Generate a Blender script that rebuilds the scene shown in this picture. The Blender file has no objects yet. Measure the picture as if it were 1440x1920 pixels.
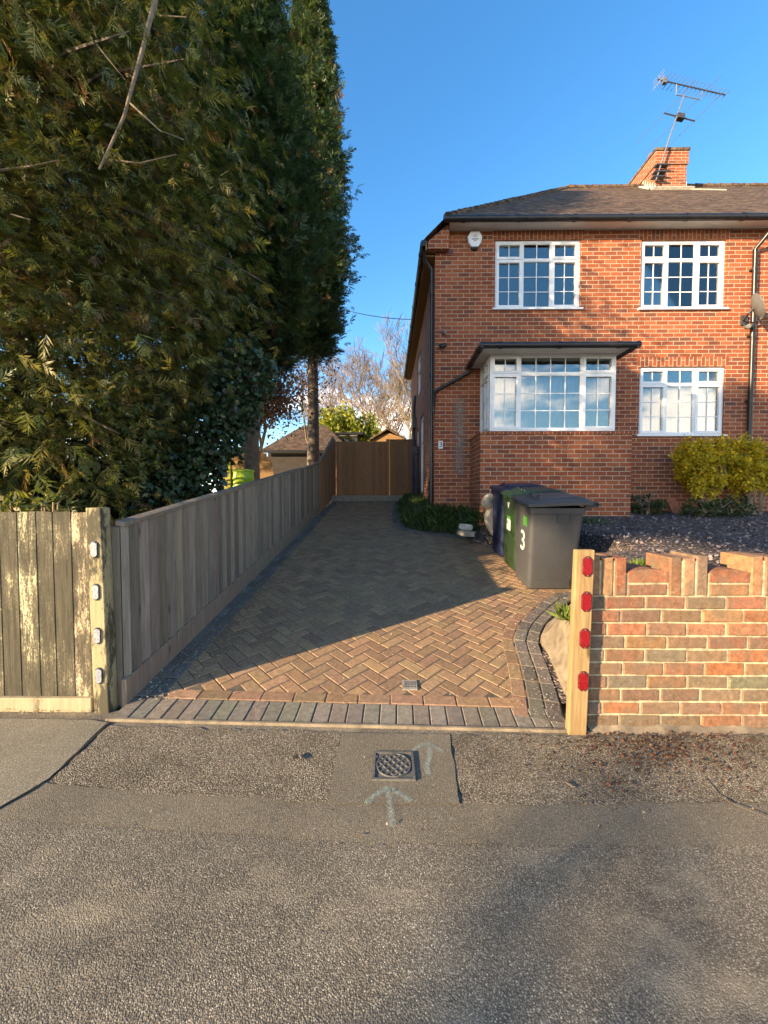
import bpy, bmesh, math, random
import numpy as np
from mathutils import Vector, Matrix, noise
random.seed(7); rng = np.random.default_rng(11)
R = math.radians
scene = bpy.context.scene

# ------------------------------------------------------------------ camera, sky, sun, exposure
EYE = 1.38
cam_d = bpy.data.cameras.new("camera"); cam = bpy.data.objects.new("camera", cam_d)
scene.collection.objects.link(cam); scene.camera = cam
cam.location = (0, 0, EYE); cam.rotation_euler = (R(88.0), 0, R(0.64))
cam_d.sensor_fit = 'HORIZONTAL'; cam_d.sensor_width = 36.0; cam_d.lens = 36.0 * 721 / 1440
cam_d.clip_start = 0.02; cam_d.clip_end = 2000

SUN_EL = R(14.4)
SUN_AZ = math.atan2(-0.843, -0.539)          # compass style: x = sin, y = cos
world = bpy.data.worlds.new("World"); scene.world = world; world.use_nodes = True
wt = world.node_tree; wt.nodes.clear()
def wn(t): return wt.nodes.new(t)
sky = wn('ShaderNodeTexSky'); sky.sky_type = 'NISHITA'; sky.sun_disc = False
sky.sun_elevation = SUN_EL; sky.sun_rotation = SUN_AZ; sky.altitude = 50
sky.air_density = 1.0; sky.dust_density = 0.25; sky.ozone_density = 2.2
hs = wn('ShaderNodeHueSaturation'); hs.inputs['Saturation'].default_value = 1.26; hs.inputs['Value'].default_value = 1.0
wt.links.new(sky.outputs[0], hs.inputs['Color'])
# clouds: low banks all round, taller heaps behind the camera (they show in the window glass)
tc = wn('ShaderNodeTexCoord'); sep = wn('ShaderNodeSeparateXYZ'); wt.links.new(tc.outputs['Generated'], sep.inputs[0])
mp = wn('ShaderNodeMapping'); mp.inputs['Scale'].default_value = (1, 1, 2.3); wt.links.new(tc.outputs['Generated'], mp.inputs[0])
nz = wn('ShaderNodeTexNoise'); nz.inputs['Scale'].default_value = 3.4; nz.inputs['Detail'].default_value = 8; nz.inputs['Roughness'].default_value = 0.58
wt.links.new(mp.outputs[0], nz.inputs['Vector'])
def mathn(op, a, b=None, c=None, clamp=False):
    n = wn('ShaderNodeMath'); n.operation = op; n.use_clamp = clamp
    for i, v in enumerate((a, b, c)):
        if v is None: continue
        if isinstance(v, (int, float)): n.inputs[i].default_value = v
        else: wt.links.new(v, n.inputs[i])
    return n.outputs[0]
def sstep(v, a, b):
    n = wn('ShaderNodeMapRange'); n.interpolation_type = 'SMOOTHSTEP'
    n.inputs['From Min'].default_value = a; n.inputs['From Max'].default_value = b
    wt.links.new(v, n.inputs['Value']); return n.outputs[0]
lowband = mathn('MULTIPLY', sstep(sep.outputs['Z'], 0.36, 0.22), 0.86)            # everywhere near the horizon
behind = mathn('MULTIPLY', mathn('MULTIPLY', sstep(sep.outputs['Y'], -0.05, -0.45), sstep(sep.outputs['Z'], 0.60, 0.20)), 1.12)
mask = mathn('MAXIMUM', lowband, behind)
thr = mathn('SUBTRACT', nz.outputs['Fac'], mathn('MULTIPLY', mathn('SUBTRACT', 1.0, mask), 0.5))
cfac = mathn('MULTIPLY', sstep(thr, 0.44, 0.58), 0.93)
mixc = wn('ShaderNodeMix'); mixc.data_type = 'RGBA'
wt.links.new(cfac, mixc.inputs['Factor']); wt.links.new(hs.outputs[0], mixc.inputs['A'])
mixc.inputs['B'].default_value = (7.6, 7.0, 6.4, 1)
bg = wn('ShaderNodeBackground'); bg.inputs['Strength'].default_value = 0.14
wt.links.new(mixc.outputs['Result'], bg.inputs['Color'])
wo = wn('ShaderNodeOutputWorld'); wt.links.new(bg.outputs[0], wo.inputs['Surface'])

sun_d = bpy.data.lights.new("sun", 'SUN'); sun_d.energy = 5.0; sun_d.angle = R(0.53); sun_d.color = (1.0, 0.76, 0.48)
sun = bpy.data.objects.new("sun", sun_d); scene.collection.objects.link(sun)
L = Vector((0.843 * math.cos(SUN_EL), 0.539 * math.cos(SUN_EL), -math.sin(SUN_EL)))
sun.rotation_euler = L.to_track_quat('-Z', 'Y').to_euler(); sun.location = (-20, -13, 12)
scene.view_settings.view_transform = 'Standard'; scene.view_settings.look = 'None'
scene.view_settings.exposure = 1.7; scene.view_settings.gamma = 1.0
scene.render.engine = 'CYCLES'
scene.cycles.max_bounces = 8; scene.cycles.transparent_max_bounces = 12
scene.cycles.use_denoising = True

# ------------------------------------------------------------------ pixel helpers (photo pixels -> real points)
_RM = cam.rotation_euler.to_matrix()
def ray(px, py):
    return _RM @ Vector(((px - 720) / 721, -(py - 960) / 721, -1.0))
def P(px, py, Y):
    d = ray(px, py); t = Y / d.y
    return Vector((d.x * t, Y, EYE + d.z * t))
def G(px, py, z=0.0):
    d = ray(px, py); t = (z - EYE) / d.z
    return Vector((d.x * t, d.y * t, z))
DS, DY = 0.137, 2.36                                # driveway slope and where it starts
def dz(Y): return max(0.0, DS * (Y - DY))
def D(px, py):
    d = ray(px, py); t = (-DS * DY - EYE) / (d.z - DS * d.y)
    return Vector((d.x * t, d.y * t, EYE + d.z * t))

# ------------------------------------------------------------------ mesh helpers
W = {}
def link(o): scene.collection.objects.link(o)
def props(o, label=None, cat=None, group=None, kind=None):
    if label: o['label'] = label
    if cat: o['category'] = cat
    if group: o['group'] = group
    if kind: o['kind'] = kind
    return o
def thing(name, loc, label, cat, group=None, rot=(0, 0, 0)):
    o = bpy.data.objects.new(name, None); o.empty_display_size = 0.1; link(o)
    o.location = loc; o.rotation_euler = rot; W[o] = Vector(loc)
    return props(o, label, cat, group)

class MB:
    def __init__(self): self.v = []; self.f = []; self.c = []; self.uv = []
    def poly(self, pts, col=(1, 1, 1), uv=None):
        b = len(self.v); self.v += [tuple(p) for p in pts]
        self.f.append(tuple(range(b, b + len(pts)))); self.c.append(col); self.uv.append(uv)
    def mesh(self, vs, fs, col=(1, 1, 1)):
        b = len(self.v); self.v += [tuple(p) for p in vs]
        for q in fs: self.f.append(tuple(i + b for i in q)); self.c.append(col); self.uv.append(None)
    def obox(self, c, ax, ay, az, col=(1, 1, 1), taper=1.0):
        c = Vector(c); ax, ay, az = Vector(ax), Vector(ay), Vector(az)
        vs = []
        for k in (-1, 1):
            s = taper if k > 0 else 1.0
            for i, j in ((-1, -1), (1, -1), (1, 1), (-1, 1)): vs.append(c + ax * i * s + ay * j * s + az * k)
        self.mesh(vs, [(3, 2, 1, 0), (4, 5, 6, 7), (0, 1, 5, 4), (1, 2, 6, 5), (2, 3, 7, 6), (3, 0, 4, 7)], col)
    def box(self, x0, x1, y0, y1, z0, z1, col=(1, 1, 1)):
        self.obox(((x0 + x1) / 2, (y0 + y1) / 2, (z0 + z1) / 2), ((x1 - x0) / 2, 0, 0), (0, (y1 - y0) / 2, 0), (0, 0, (z1 - z0) / 2), col)
    def cbox(self, c, ax, ay, az, b=0.004, col=(1, 1, 1)):          # box with chamfered edges on the +az face
        c = Vector(c); ax, ay, az = Vector(ax), Vector(ay), Vector(az)
        bx, by, bz = ax.normalized() * b, ay.normalized() * b, az.normalized() * b
        vs = []
        S = ((-1, -1), (1, -1), (1, 1), (-1, 1))
        for i, j in S: vs.append(c + ax * i + ay * j - az)
        for i, j in S: vs.append(c + ax * i + ay * j + az - bz)
        for i, j in S: vs.append(c + (ax - bx) * i + (ay - by) * j + az)
        fs = [(3, 2, 1, 0), (8, 9, 10, 11)]
        for k in range(4):
            n = (k + 1) % 4
            fs += [(k, n, n + 4, k + 4), (k + 4, n + 4, n + 8, k + 8)]
        self.mesh(vs, fs, col)
    def tube(self, pts, rad, n=8, col=(1, 1, 1), caps=True):
        pts = [Vector(p) for p in pts]
        if not hasattr(rad, '__len__'): rad = [rad] * len(pts)
        vs, fs = [], []
        prev = None
        for i, p in enumerate(pts):
            t = (pts[min(i + 1, len(pts) - 1)] - pts[max(i - 1, 0)]).normalized()
            ref = prev if prev is not None else (Vector((0, 0, 1)) if abs(t.z) < 0.9 else Vector((1, 0, 0)))
            u = ref - t * ref.dot(t)
            if u.length < 1e-5: u = t.orthogonal()
            u.normalize(); prev = u; w = t.cross(u)
            for k in range(n):
                a = 2 * math.pi * k / n
                vs.append(p + (u * math.cos(a) + w * math.sin(a)) * rad[i])
        for i in range(len(pts) - 1):
            for k in range(n):
                k2 = (k + 1) % n
                fs.append((i * n + k, i * n + k2, (i + 1) * n + k2, (i + 1) * n + k))
        if caps:
            fs.append(tuple(range(n - 1, -1, -1))); m = (len(pts) - 1) * n
            fs.append(tuple(range(m, m + n)))
        self.mesh(vs, fs, col)
    def lathe(self, c, prof, n=20, col=(1, 1, 1), axis='z'):
        c = Vector(c); vs, fs = [], []
        for r, h in prof:
            for k in range(n):
                a = 2 * math.pi * k / n; x, y = r * math.cos(a), r * math.sin(a)
                vs.append(c + (Vector((x, y, h)) if axis == 'z' else Vector((h, x, y)) if axis == 'x' else Vector((y, h, x))))
        for i in range(len(prof) - 1):
            for k in range(n):
                k2 = (k + 1) % n
                fs.append((i * n + k, i * n + k2, (i + 1) * n + k2, (i + 1) * n + k))
        fs.append(tuple(range(n - 1, -1, -1))); m = (len(prof) - 1) * n
        fs.append(tuple(range(m, m + n)))
        self.mesh(vs, fs, col)
    def prism(self, pts, ext, col=(1, 1, 1)):                      # polygon pts extruded by vector ext
        pts = [Vector(p) for p in pts]; e = Vector(ext); n = len(pts)
        vs = pts + [p + e for p in pts]
        fs = [tuple(range(n - 1, -1, -1)), tuple(range(n, 2 * n))] + [(k, (k + 1) % n, (k + 1) % n + n, k + n) for k in range(n)]
        self.mesh(vs, fs, col)
    def build(self, name, mat, parent=None, origin=None, smooth=False, bevel=0.0, segs=2, weld=False, sharp=40, subsurf=0):
        me = bpy.data.meshes.new(name)
        org = W[parent] if parent is not None else Vector(origin if origin is not None else (0, 0, 0))
        me.from_pydata([(p[0] - org.x, p[1] - org.y, p[2] - org.z) for p in self.v], [], self.f)
        ca = me.color_attributes.new('Col', 'FLOAT_COLOR', 'CORNER')
        cols = []
        for f, c in zip(self.f, self.c): cols += [c[0], c[1], c[2], 1.0] * len(f)
        ca.data.foreach_set('color', cols)
        if bevel or weld:
            bm = bmesh.new(); bm.from_mesh(me)
            if weld: bmesh.ops.remove_doubles(bm, verts=bm.verts, dist=1e-4)
            bmesh.ops.recalc_face_normals(bm, faces=bm.faces)
            if bevel:
                es = [e for e in bm.edges if len(e.link_faces) == 2 and e.calc_face_angle(0) > R(25)]
                bmesh.ops.bevel(bm, geom=es, offset=bevel, segments=segs, profile=0.5, affect='EDGES', clamp_overlap=True)
            bm.to_mesh(me); bm.free()
        uvl = me.uv_layers.new(name='UVMap')
        for pl in me.polygons:
            nx, ny, nz_ = (abs(v) for v in pl.normal)
            given = self.uv[pl.index] if not (bevel or weld) and pl.index < len(self.uv) else None
            for k, li in enumerate(pl.loop_indices):
                if given: uvl.data[li].uv = given[k]; continue
                co = me.vertices[me.loops[li].vertex_index].co + org
                uvl.data[li].uv = (co.y, co.z) if nx > ny and nx > nz_ else (co.x, co.z) if ny > nz_ else (co.x, co.y)
            if smooth: pl.use_smooth = True
        me.materials.append(mat)
        o = bpy.data.objects.new(name, me); link(o)
        if parent is not None: o.parent = parent
        else: o.location = org
        W[o] = org
        if smooth:
            try: me.set_sharp_from_angle(angle=R(sharp))
            except Exception: pass
        if subsurf:
            m = o.modifiers.new('s', 'SUBSURF'); m.levels = subsurf; m.render_levels = subsurf
        return o

def quads_object(name, V, nq, cols, mat, parent=None, origin=(0, 0, 0)):
    """V: (nq*4,3) array of quads, cols (nq,3)."""
    org = np.array(W[parent] if parent is not None else origin, dtype=np.float64)
    me = bpy.data.meshes.new(name)
    me.vertices.add(nq * 4); me.loops.add(nq * 4); me.polygons.add(nq)
    me.vertices.foreach_set('co', (V - org).astype(np.float32).ravel())
    me.loops.foreach_set('vertex_index', np.arange(nq * 4, dtype=np.int32))
    me.polygons.foreach_set('loop_start', np.arange(0, nq * 4, 4, dtype=np.int32))
    try: me.polygons.foreach_set('loop_total', np.full(nq, 4, dtype=np.int32))
    except Exception: pass
    me.update(calc_edges=True)
    ca = me.color_attributes.new('Col', 'FLOAT_COLOR', 'CORNER')
    c4 = np.ones((nq, 4, 4), dtype=np.float32); c4[:, :, :3] = cols[:, None, :]
    ca.data.foreach_set('color', c4.ravel())
    me.materials.append(mat)
    o = bpy.data.objects.new(name, me); link(o)
    if parent is not None: o.parent = parent
    else: o.location = Vector(org)
    W[o] = Vector(org)
    return o

# ------------------------------------------------------------------ material helpers
class NT:
    def __init__(self, name):
        self.m = bpy.data.materials.new(name); self.m.use_nodes = True
        self.t = self.m.node_tree; self.t.nodes.clear()
        self.out = self.n('ShaderNodeOutputMaterial'); self.b = self.n('ShaderNodeBsdfPrincipled')
        self.l(self.b.outputs[0], self.out.inputs['Surface'])
    def n(self, t): return self.t.nodes.new(t)
    def l(self, a, b): self.t.links.new(a, b)
    def s(self, sock, v):
        if isinstance(v, (int, float)): sock.default_value = v
        elif isinstance(v, (tuple, list)): sock.default_value = tuple(v) + ((1,) if len(v) == 3 and len(sock.default_value) == 4 else ())
        else: self.l(v, sock)
    def coord(self, kind='Object', scale=(1, 1, 1), rot=(0, 0, 0)):
        c = self.n('ShaderNodeTexCoord'); m = self.n('ShaderNodeMapping')
        m.inputs['Scale'].default_value = scale; m.inputs['Rotation'].default_value = rot
        self.l(c.outputs[kind], m.inputs[0]); return m.outputs[0]
    def attr(self, name='Col'):
        a = self.n('ShaderNodeAttribute'); a.attribute_name = name; return a.outputs['Color']
    def noise(self, vec, scale, detail=4, rough=0.55, out='Fac', dist=0.0):
        x = self.n('ShaderNodeTexNoise'); self.l(vec, x.inputs['Vector'])
        x.inputs['Scale'].default_value = scale; x.inputs['Detail'].default_value = detail
        x.inputs['Roughness'].default_value = rough; x.inputs['Distortion'].default_value = dist
        return x.outputs[out]
    def voro(self, vec, scale, feat='F1', out='Distance'):
        x = self.n('ShaderNodeTexVoronoi'); x.feature = feat; self.l(vec, x.inputs['Vector']); x.inputs['Scale'].default_value = scale
        return x.outputs[out]
    def ramp(self, fac, stops, interp='LINEAR'):
        r = self.n('ShaderNodeValToRGB'); r.color_ramp.interpolation = interp
        e = r.color_ramp.elements
        while len(e) < len(stops): e.new(0.5)
        for i, (p, c) in enumerate(stops):
            e[i].position = p; e[i].color = (c, c, c, 1) if isinstance(c, (int, float)) else tuple(c) + (1,)
        self.l(fac, r.inputs[0]); return r.outputs[0]
    def mix(self, fac, a, b, mode='MIX'):
        x = self.n('ShaderNodeMix'); x.data_type = 'RGBA'; x.blend_type = mode
        self.s(x.inputs['Factor'], fac); self.s(x.inputs['A'], a); self.s(x.inputs['B'], b); return x.outputs['Result']
    def math(self, op, a, b=0.0, clamp=False):
        x = self.n('ShaderNodeMath'); x.operation = op; x.use_clamp = clamp
        self.s(x.inputs[0], a); self.s(x.inputs[1], b); return x.outputs[0]
    def bump(self, h, strength=0.5, dist=0.01):
        x = self.n('ShaderNodeBump'); x.inputs['Strength'].default_value = strength; x.inputs['Distance'].default_value = dist
        self.l(h, x.inputs['Height']); self.l(x.outputs[0], self.b.inputs['Normal'])
    def done(self, col, rough=0.8, metal=0.0, spec=None):
        self.s(self.b.inputs['Base Color'], col); self.s(self.b.inputs['Roughness'], rough); self.b.inputs['Metallic'].default_value = metal
        if spec is not None: self.b.inputs['Specular IOR Level'].default_value = spec
        return self.m

def m_plain(name, col, rough=0.6, metal=0.0, var=0.25, scale=6.0, bump=0.0, bscale=60, spec=None):
    k = NT(name); v = k.coord('Object')
    n = k.noise(v, scale, 5, 0.6)
    dark = tuple(c * (1 - var) for c in col); lite = tuple(min(1, c * (1 + var)) for c in col)
    c = k.ramp(n, [(0.3, dark), (0.7, lite)])
    if bump: k.bump(k.noise(v, bscale, 4, 0.6), bump, 0.004)
    r = k.ramp(k.noise(v, scale * 2, 3), [(0.3, max(0.02, rough - 0.08)), (0.7, min(1, rough + 0.08))])
    return k.done(c, r, metal, spec)

def m_brick(name, soldier=False, w=0.225, h=0.0776):
    k = NT(name); c = k.n('ShaderNodeTexCoord'); mp = k.n('ShaderNodeMapping'); k.l(c.outputs['UV'], mp.inputs[0])
    if soldier: mp.inputs['Rotation'].default_value = (0, 0, R(90))
    vec = mp.outputs[0]
    wob = k.n('ShaderNodeVectorMath'); wob.operation = 'MULTIPLY_ADD'
    nv = k.noise(vec, 9, 3, 0.6, 'Color')
    k.l(nv, wob.inputs[0]); wob.inputs[1].default_value = (0.011, 0.011, 0); k.l(vec, wob.inputs[2])
    b = k.n('ShaderNodeTexBrick'); k.l(wob.outputs[0], b.inputs['Vector'])
    b.inputs['Scale'].default_value = 1.0; b.inputs['Brick Width'].default_value = w; b.inputs['Row Height'].default_value = h
    b.inputs['Mortar Size'].default_value = 0.0068; b.inputs['Mortar Smooth'].default_value = 0.25; b.inputs['Bias'].default_value = 0.0
    b.inputs['Color1'].default_value = (0, 0, 0, 1); b.inputs['Color2'].default_value = (1, 1, 1, 1); b.inputs['Mortar'].default_value = (0.5, 0.5, 0.5, 1)
    tone = k.ramp(b.outputs['Color'], [(0.0, (0.165, 0.066, 0.045)), (0.07, (0.22, 0.072, 0.040)), (0.30, (0.265, 0.072, 0.032)), (0.7, (0.33, 0.094, 0.038)), (1.0, (0.38, 0.125, 0.055))])
    ng = k.noise(vec, 45, 5, 0.7)
    tone = k.mix(0.55, tone, k.ramp(ng, [(0.25, 0.35), (0.6, 1.0), (0.8, 1.25)]), 'MULTIPLY')
    big = k.noise(vec, 0.9, 4, 0.6)
    tone = k.mix(0.6, tone, k.ramp(big, [(0.3, (0.72, 0.66, 0.64)), (0.7, (1.1, 1.08, 1.05))]), 'MULTIPLY')
    mort = k.ramp(k.noise(vec, 14, 4), [(0.3, (0.34, 0.262, 0.175)), (0.7, (0.47, 0.38, 0.265))])
    col = k.mix(b.outputs['Fac'], tone, mort)
    hgt = k.math('SUBTRACT', k.math('MULTIPLY', ng, 0.35), b.outputs['Fac'])
    k.bump(hgt, 0.75, 0.008)
    return k.done(col, 0.9, spec=0.25)

def m_col(name, rough=0.8, nscale=30, var=0.35, bump=0.4, bscale=80, bdist=0.004, stretch=(1, 1, 1), spec=0.3):
    """colour from the mesh's per-piece attribute, broken up by noise"""
    k = NT(name); v = k.coord('Object', stretch)
    n = k.noise(v, nscale, 6, 0.65)
    c = k.mix(1.0, k.attr(), k.ramp(n, [(0.25, 1 - var), (0.75, 1 + var * 0.6)]), 'MULTIPLY')
    n2 = k.noise(v, bscale, 5, 0.7)
    if bump: k.bump(n2, bump, bdist)
    return k.done(c, rough, spec=spec)

def m_leaf(name, rough=0.55, trans=0.3, spec=0.3):
    k = NT(name)
    c = k.attr(); k.s(k.b.inputs['Base Color'], c); k.b.inputs['Roughness'].default_value = rough; k.b.inputs['Specular IOR Level'].default_value = spec
    t = k.n('ShaderNodeBsdfTranslucent'); k.l(k.mix(1.0, c, (1.5, 1.5, 0.7), 'MULTIPLY'), t.inputs[0])
    mx = k.n('ShaderNodeMixShader'); mx.inputs[0].default_value = trans
    k.l(k.b.outputs[0], mx.inputs[1]); k.l(t.outputs[0], mx.inputs[2]); k.l(mx.outputs[0], k.out.inputs['Surface'])
    return k.m

def m_wood(name, base, lite, stain=None, stain_amt=0.0, gscale=1.0):
    k = NT(name); v = k.coord('Object', (14 * gscale, 14 * gscale, 0.9 * gscale))
    g = k.noise(v, 3.2, 8, 0.7, dist=0.6)
    col = k.ramp(g, [(0.25, base), (0.5, tuple((a + b) / 2 for a, b in zip(base, lite))), (0.75, lite)])
    col = k.mix(1.0, col, k.attr(), 'MULTIPLY')
    vo = k.coord('Object', (9, 9, 2.5))
    knot = k.voro(vo, 0.9)
    col = k.mix(k.ramp(knot, [(0.05, 0.75), (0.13, 0.0)]), col, tuple(c * 0.35 for c in base))
    if stain:
        sv = k.coord('Object', (5.5, 5.5, 1.5)); sv2 = k.coord('Object', (22, 22, 7))
        s = k.math('ADD', k.math('MULTIPLY', k.noise(sv, 1.3, 6, 0.62), 0.62), k.math('MULTIPLY', k.noise(sv2, 2.4, 6, 0.8), 0.40))
        col = k.mix(k.ramp(s, [(0.5 - stain_amt, 0), (0.56 - stain_amt, 1)]), col, stain)
    k.bump(g, 0.6, 0.004)
    return k.done(col, 0.85, spec=0.2)

def m_asphalt(name, c_dark, c_mid, c_lite, scale=110, bump=1.0, dist=0.006, patch=0.3, warm=None, mottle=1.25, cracks=False):
    k = NT(name); v = k.coord('Object')
    cell = k.voro(v, scale); rnd = k.voro(v, scale, out='Color')
    sx = k.n('ShaderNodeSeparateColor'); k.l(rnd, sx.inputs[0])
    stone = k.ramp(sx.outputs[0], [(0.0, c_dark), (0.55, c_mid), (0.9, c_lite), (1.0, tuple(min(0.8, c * 1.7) for c in c_lite))])
    fine = k.noise(v, scale * 2.2, 4, 0.7)
    col = k.mix(k.ramp(cell, [(0.25, 0.0), (0.62, 0.85)]), stone, tuple(c * 0.6 for c in c_dark))
    col = k.mix(0.5, col, k.ramp(fine, [(0.3, 0.55), (0.7, 1.3)]), 'MULTIPLY')
    big = k.noise(v, mottle, 6, 0.62)
    col = k.mix(1.0, col, k.ramp(big, [(0.28, 1 - patch), (0.72, 1 + patch * 0.7)]), 'MULTIPLY')
    if cracks:
        wv = k.n('ShaderNodeVectorMath'); wv.operation = 'MULTIPLY_ADD'; k.l(k.noise(v, 3.5, 5, 0.7, 'Color'), wv.inputs[0]); wv.inputs[1].default_value = (0.5, 0.5, 0); k.l(v, wv.inputs[2])
        ce = k.voro(wv.outputs[0], 0.85, 'DISTANCE_TO_EDGE')
        cm = k.math('MULTIPLY', k.ramp(ce, [(0.0, 1.0), (0.006, 0.0)]), k.ramp(k.noise(v, 0.8, 3), [(0.5, 0.0), (0.6, 0.75)]))
        col = k.mix(cm, col, (0.03, 0.026, 0.02))
        col = k.mix(k.ramp(k.noise(k.coord('Object', (0.5, 2.2, 1)), 1.1, 5, 0.6), [(0.48, 0.0), (0.68, 0.6)]), col, (0.12, 0.103, 0.078))
        col = k.mix(k.ramp(k.noise(k.coord('Object', (0.7, 1.3, 1)), 2.3, 6, 0.65), [(0.52, 0.0), (0.7, 0.5)]), col, (0.40, 0.325, 0.215))
    if warm:
        col = k.mix(k.ramp(k.noise(v, 0.9, 4), [(0.45, 0.0), (0.7, 0.55)]), col, warm, 'MIX')
    h = k.math('SUBTRACT', k.math('ADD', k.math('MULTIPLY', sx.outputs[1], 0.5), k.math('MULTIPLY', fine, 0.25)), cell)
    k.bump(h, bump, dist)
    return k.done(col, 0.88, spec=0.25)

M = {}
M['brick'] = m_brick('house_brick'); M['soldier'] = m_brick('soldier_brick', True)
M['roof'] = None
def m_roof():
    k = NT('roof_tiles'); c = k.n('ShaderNodeTexCoord'); uv = c.outputs['UV']
    b = k.n('ShaderNodeTexBrick'); k.l(uv, b.inputs['Vector']); b.inputs['Scale'].default_value = 1
    b.inputs['Brick Width'].default_value = 0.17; b.inputs['Row Height'].default_value = 0.105; b.inputs['Mortar Size'].default_value = 0.006
    b.inputs['Color1'].default_value = (0.058, 0.034, 0.023, 1); b.inputs['Color2'].default_value = (0.145, 0.086, 0.052, 1); b.inputs['Mortar'].default_value = (0.02, 0.015, 0.012, 1)
    n = k.noise(uv, 5, 6, 0.7); n2 = k.noise(uv, 26, 5, 0.75)
    col = k.mix(0.8, b.outputs['Color'], k.ramp(n2, [(0.25, 0.4), (0.7, 1.6)]), 'MULTIPLY')
    col = k.mix(k.ramp(k.math('MULTIPLY', n, k.ramp(n2, [(0.3, 0.7), (0.7, 1.3)])), [(0.5, 0.0), (0.66, 0.7)]), col, (0.21, 0.17, 0.095))
    s = k.n('ShaderNodeSeparateXYZ'); k.l(uv, s.inputs[0])
    saw = k.math('FRACT', k.math('DIVIDE', s.outputs[1], 0.105))
    k.bump(k.math('SUBTRACT', k.math('ADD', k.math('MULTIPLY', n2, 0.5), k.math('MULTIPLY', b.outputs['Fac'], -0.5)), saw), 1.0, 0.022)
    return k.done(col, 0.9, spec=0.2)
M['roof'] = m_roof()
M['white'] = m_plain('white_upvc', (0.74, 0.75, 0.75), 0.35, var=0.05, scale=3)
M['soffit'] = m_plain('painted_soffit', (0.66, 0.64, 0.60), 0.5, var=0.12, scale=4)
M['black'] = m_plain('black_gutter_plastic', (0.014, 0.014, 0.016), 0.35, var=0.3, scale=8)
M['lead'] = m_plain('grey_felt', (0.06, 0.063, 0.07), 0.75, var=0.3, scale=9, bump=0.3)
M['cement'] = m_plain('cement_mortar', (0.48, 0.43, 0.34), 0.9, var=0.25, scale=12, bump=0.7)
M['lens_back'] = m_plain('dark_red_plastic', (0.09, 0.01, 0.01), 0.4, var=0.2); M['haunch'] = m_plain('dirty_cement', (0.20, 0.155, 0.10), 0.95, var=0.45, scale=10, bump=0.9, bscale=70)
M['concrete'] = m_plain('concrete', (0.22, 0.20, 0.165), 0.9, var=0.35, scale=14, bump=0.6, bscale=120)
M['terracotta'] = m_plain('terracotta', (0.30, 0.10, 0.05), 0.8, var=0.25, scale=14, bump=0.3)
M['alu'] = m_plain('weathered_aluminium', (0.20, 0.20, 0.205), 0.55, 0.5, var=0.2, scale=20)
M['darkmetal'] = m_plain('dark_metal', (0.06, 0.06, 0.065), 0.55, 0.3, var=0.3, scale=20)
M['iron'] = m_plain('cast_iron', (0.12, 0.110, 0.094), 0.75, 0.15, var=0.35, scale=40, bump=0.4, bscale=200)
M['dish'] = m_plain('grey_dish_paint', (0.12, 0.12, 0.115), 0.6, var=0.2, scale=9)
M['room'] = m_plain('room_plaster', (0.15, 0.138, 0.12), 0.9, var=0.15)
def m_curtain():
    k = NT('net_curtain'); v = k.coord('Object')
    c = k.ramp(k.noise(v, 3, 4), [(0.3, (0.62, 0.66, 0.66)), (0.7, (0.78, 0.80, 0.79))])
    k.s(k.b.inputs['Base Color'], c); k.b.inputs['Roughness'].default_value = 0.9
    t = k.n('ShaderNodeBsdfTransparent'); mx = k.n('ShaderNodeMixShader'); mx.inputs[0].default_value = 0.82
    k.l(t.outputs[0], mx.inputs[1]); k.l(k.b.outputs[0], mx.inputs[2]); k.l(mx.outputs[0], k.out.inputs['Surface'])
    return k.m
M['curtain'] = m_curtain()
def m_glass(base):
    k = NT('double_glazing')
    g = k.n('ShaderNodeBsdfGlossy'); g.inputs['Roughness'].default_value = 0.015; g.inputs['Color'].default_value = (1.0, 0.96, 0.90, 1)
    t = k.n('ShaderNodeBsdfTransparent'); t.inputs[0].default_value = (0.80, 0.84, 0.84, 1)
    f = k.n('ShaderNodeFresnel'); f.inputs['IOR'].default_value = 1.5
    fac = k.math('ADD', k.math('MULTIPLY', f.outputs[0], 2.0), base, True)
    mx = k.n('ShaderNodeMixShader'); k.l(fac, mx.inputs[0]); k.l(t.outputs[0], mx.inputs[1]); k.l(g.outputs[0], mx.inputs[2])
    k.l(mx.outputs[0], k.out.inputs['Surface']); return k.m
M['glass'] = m_glass(0.05); M['glass_low'] = m_glass(0.095)
M['fence_grey'] = m_wood('weathered_grey_boards', (0.115, 0.090, 0.065), (0.27, 0.225, 0.172))
M['fence_pale_old'] = m_wood('pale_algae_boards', (0.33, 0.27, 0.15), (0.50, 0.42, 0.25), (0.085, 0.078, 0.055), 0.015)
M['post_pale'] = m_wood('pale_old_post', (0.28, 0.225, 0.115), (0.42, 0.345, 0.19), (0.075, 0.066, 0.042), 0.02)
M['post_new'] = m_wood('new_softwood_post', (0.15, 0.088, 0.032), (0.39, 0.265, 0.125))
M['board_pale'] = m_wood('pale_gravel_board', (0.28, 0.225, 0.13), (0.42, 0.35, 0.215), (0.16, 0.13, 0.08), -0.05)
M['fence_brown'] = m_wood('brown_boards', (0.20, 0.105, 0.05), (0.37, 0.21, 0.108))
M['slat_tan'] = m_wood('tan_slats', (0.20, 0.11, 0.045), (0.33, 0.2, 0.09))
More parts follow.
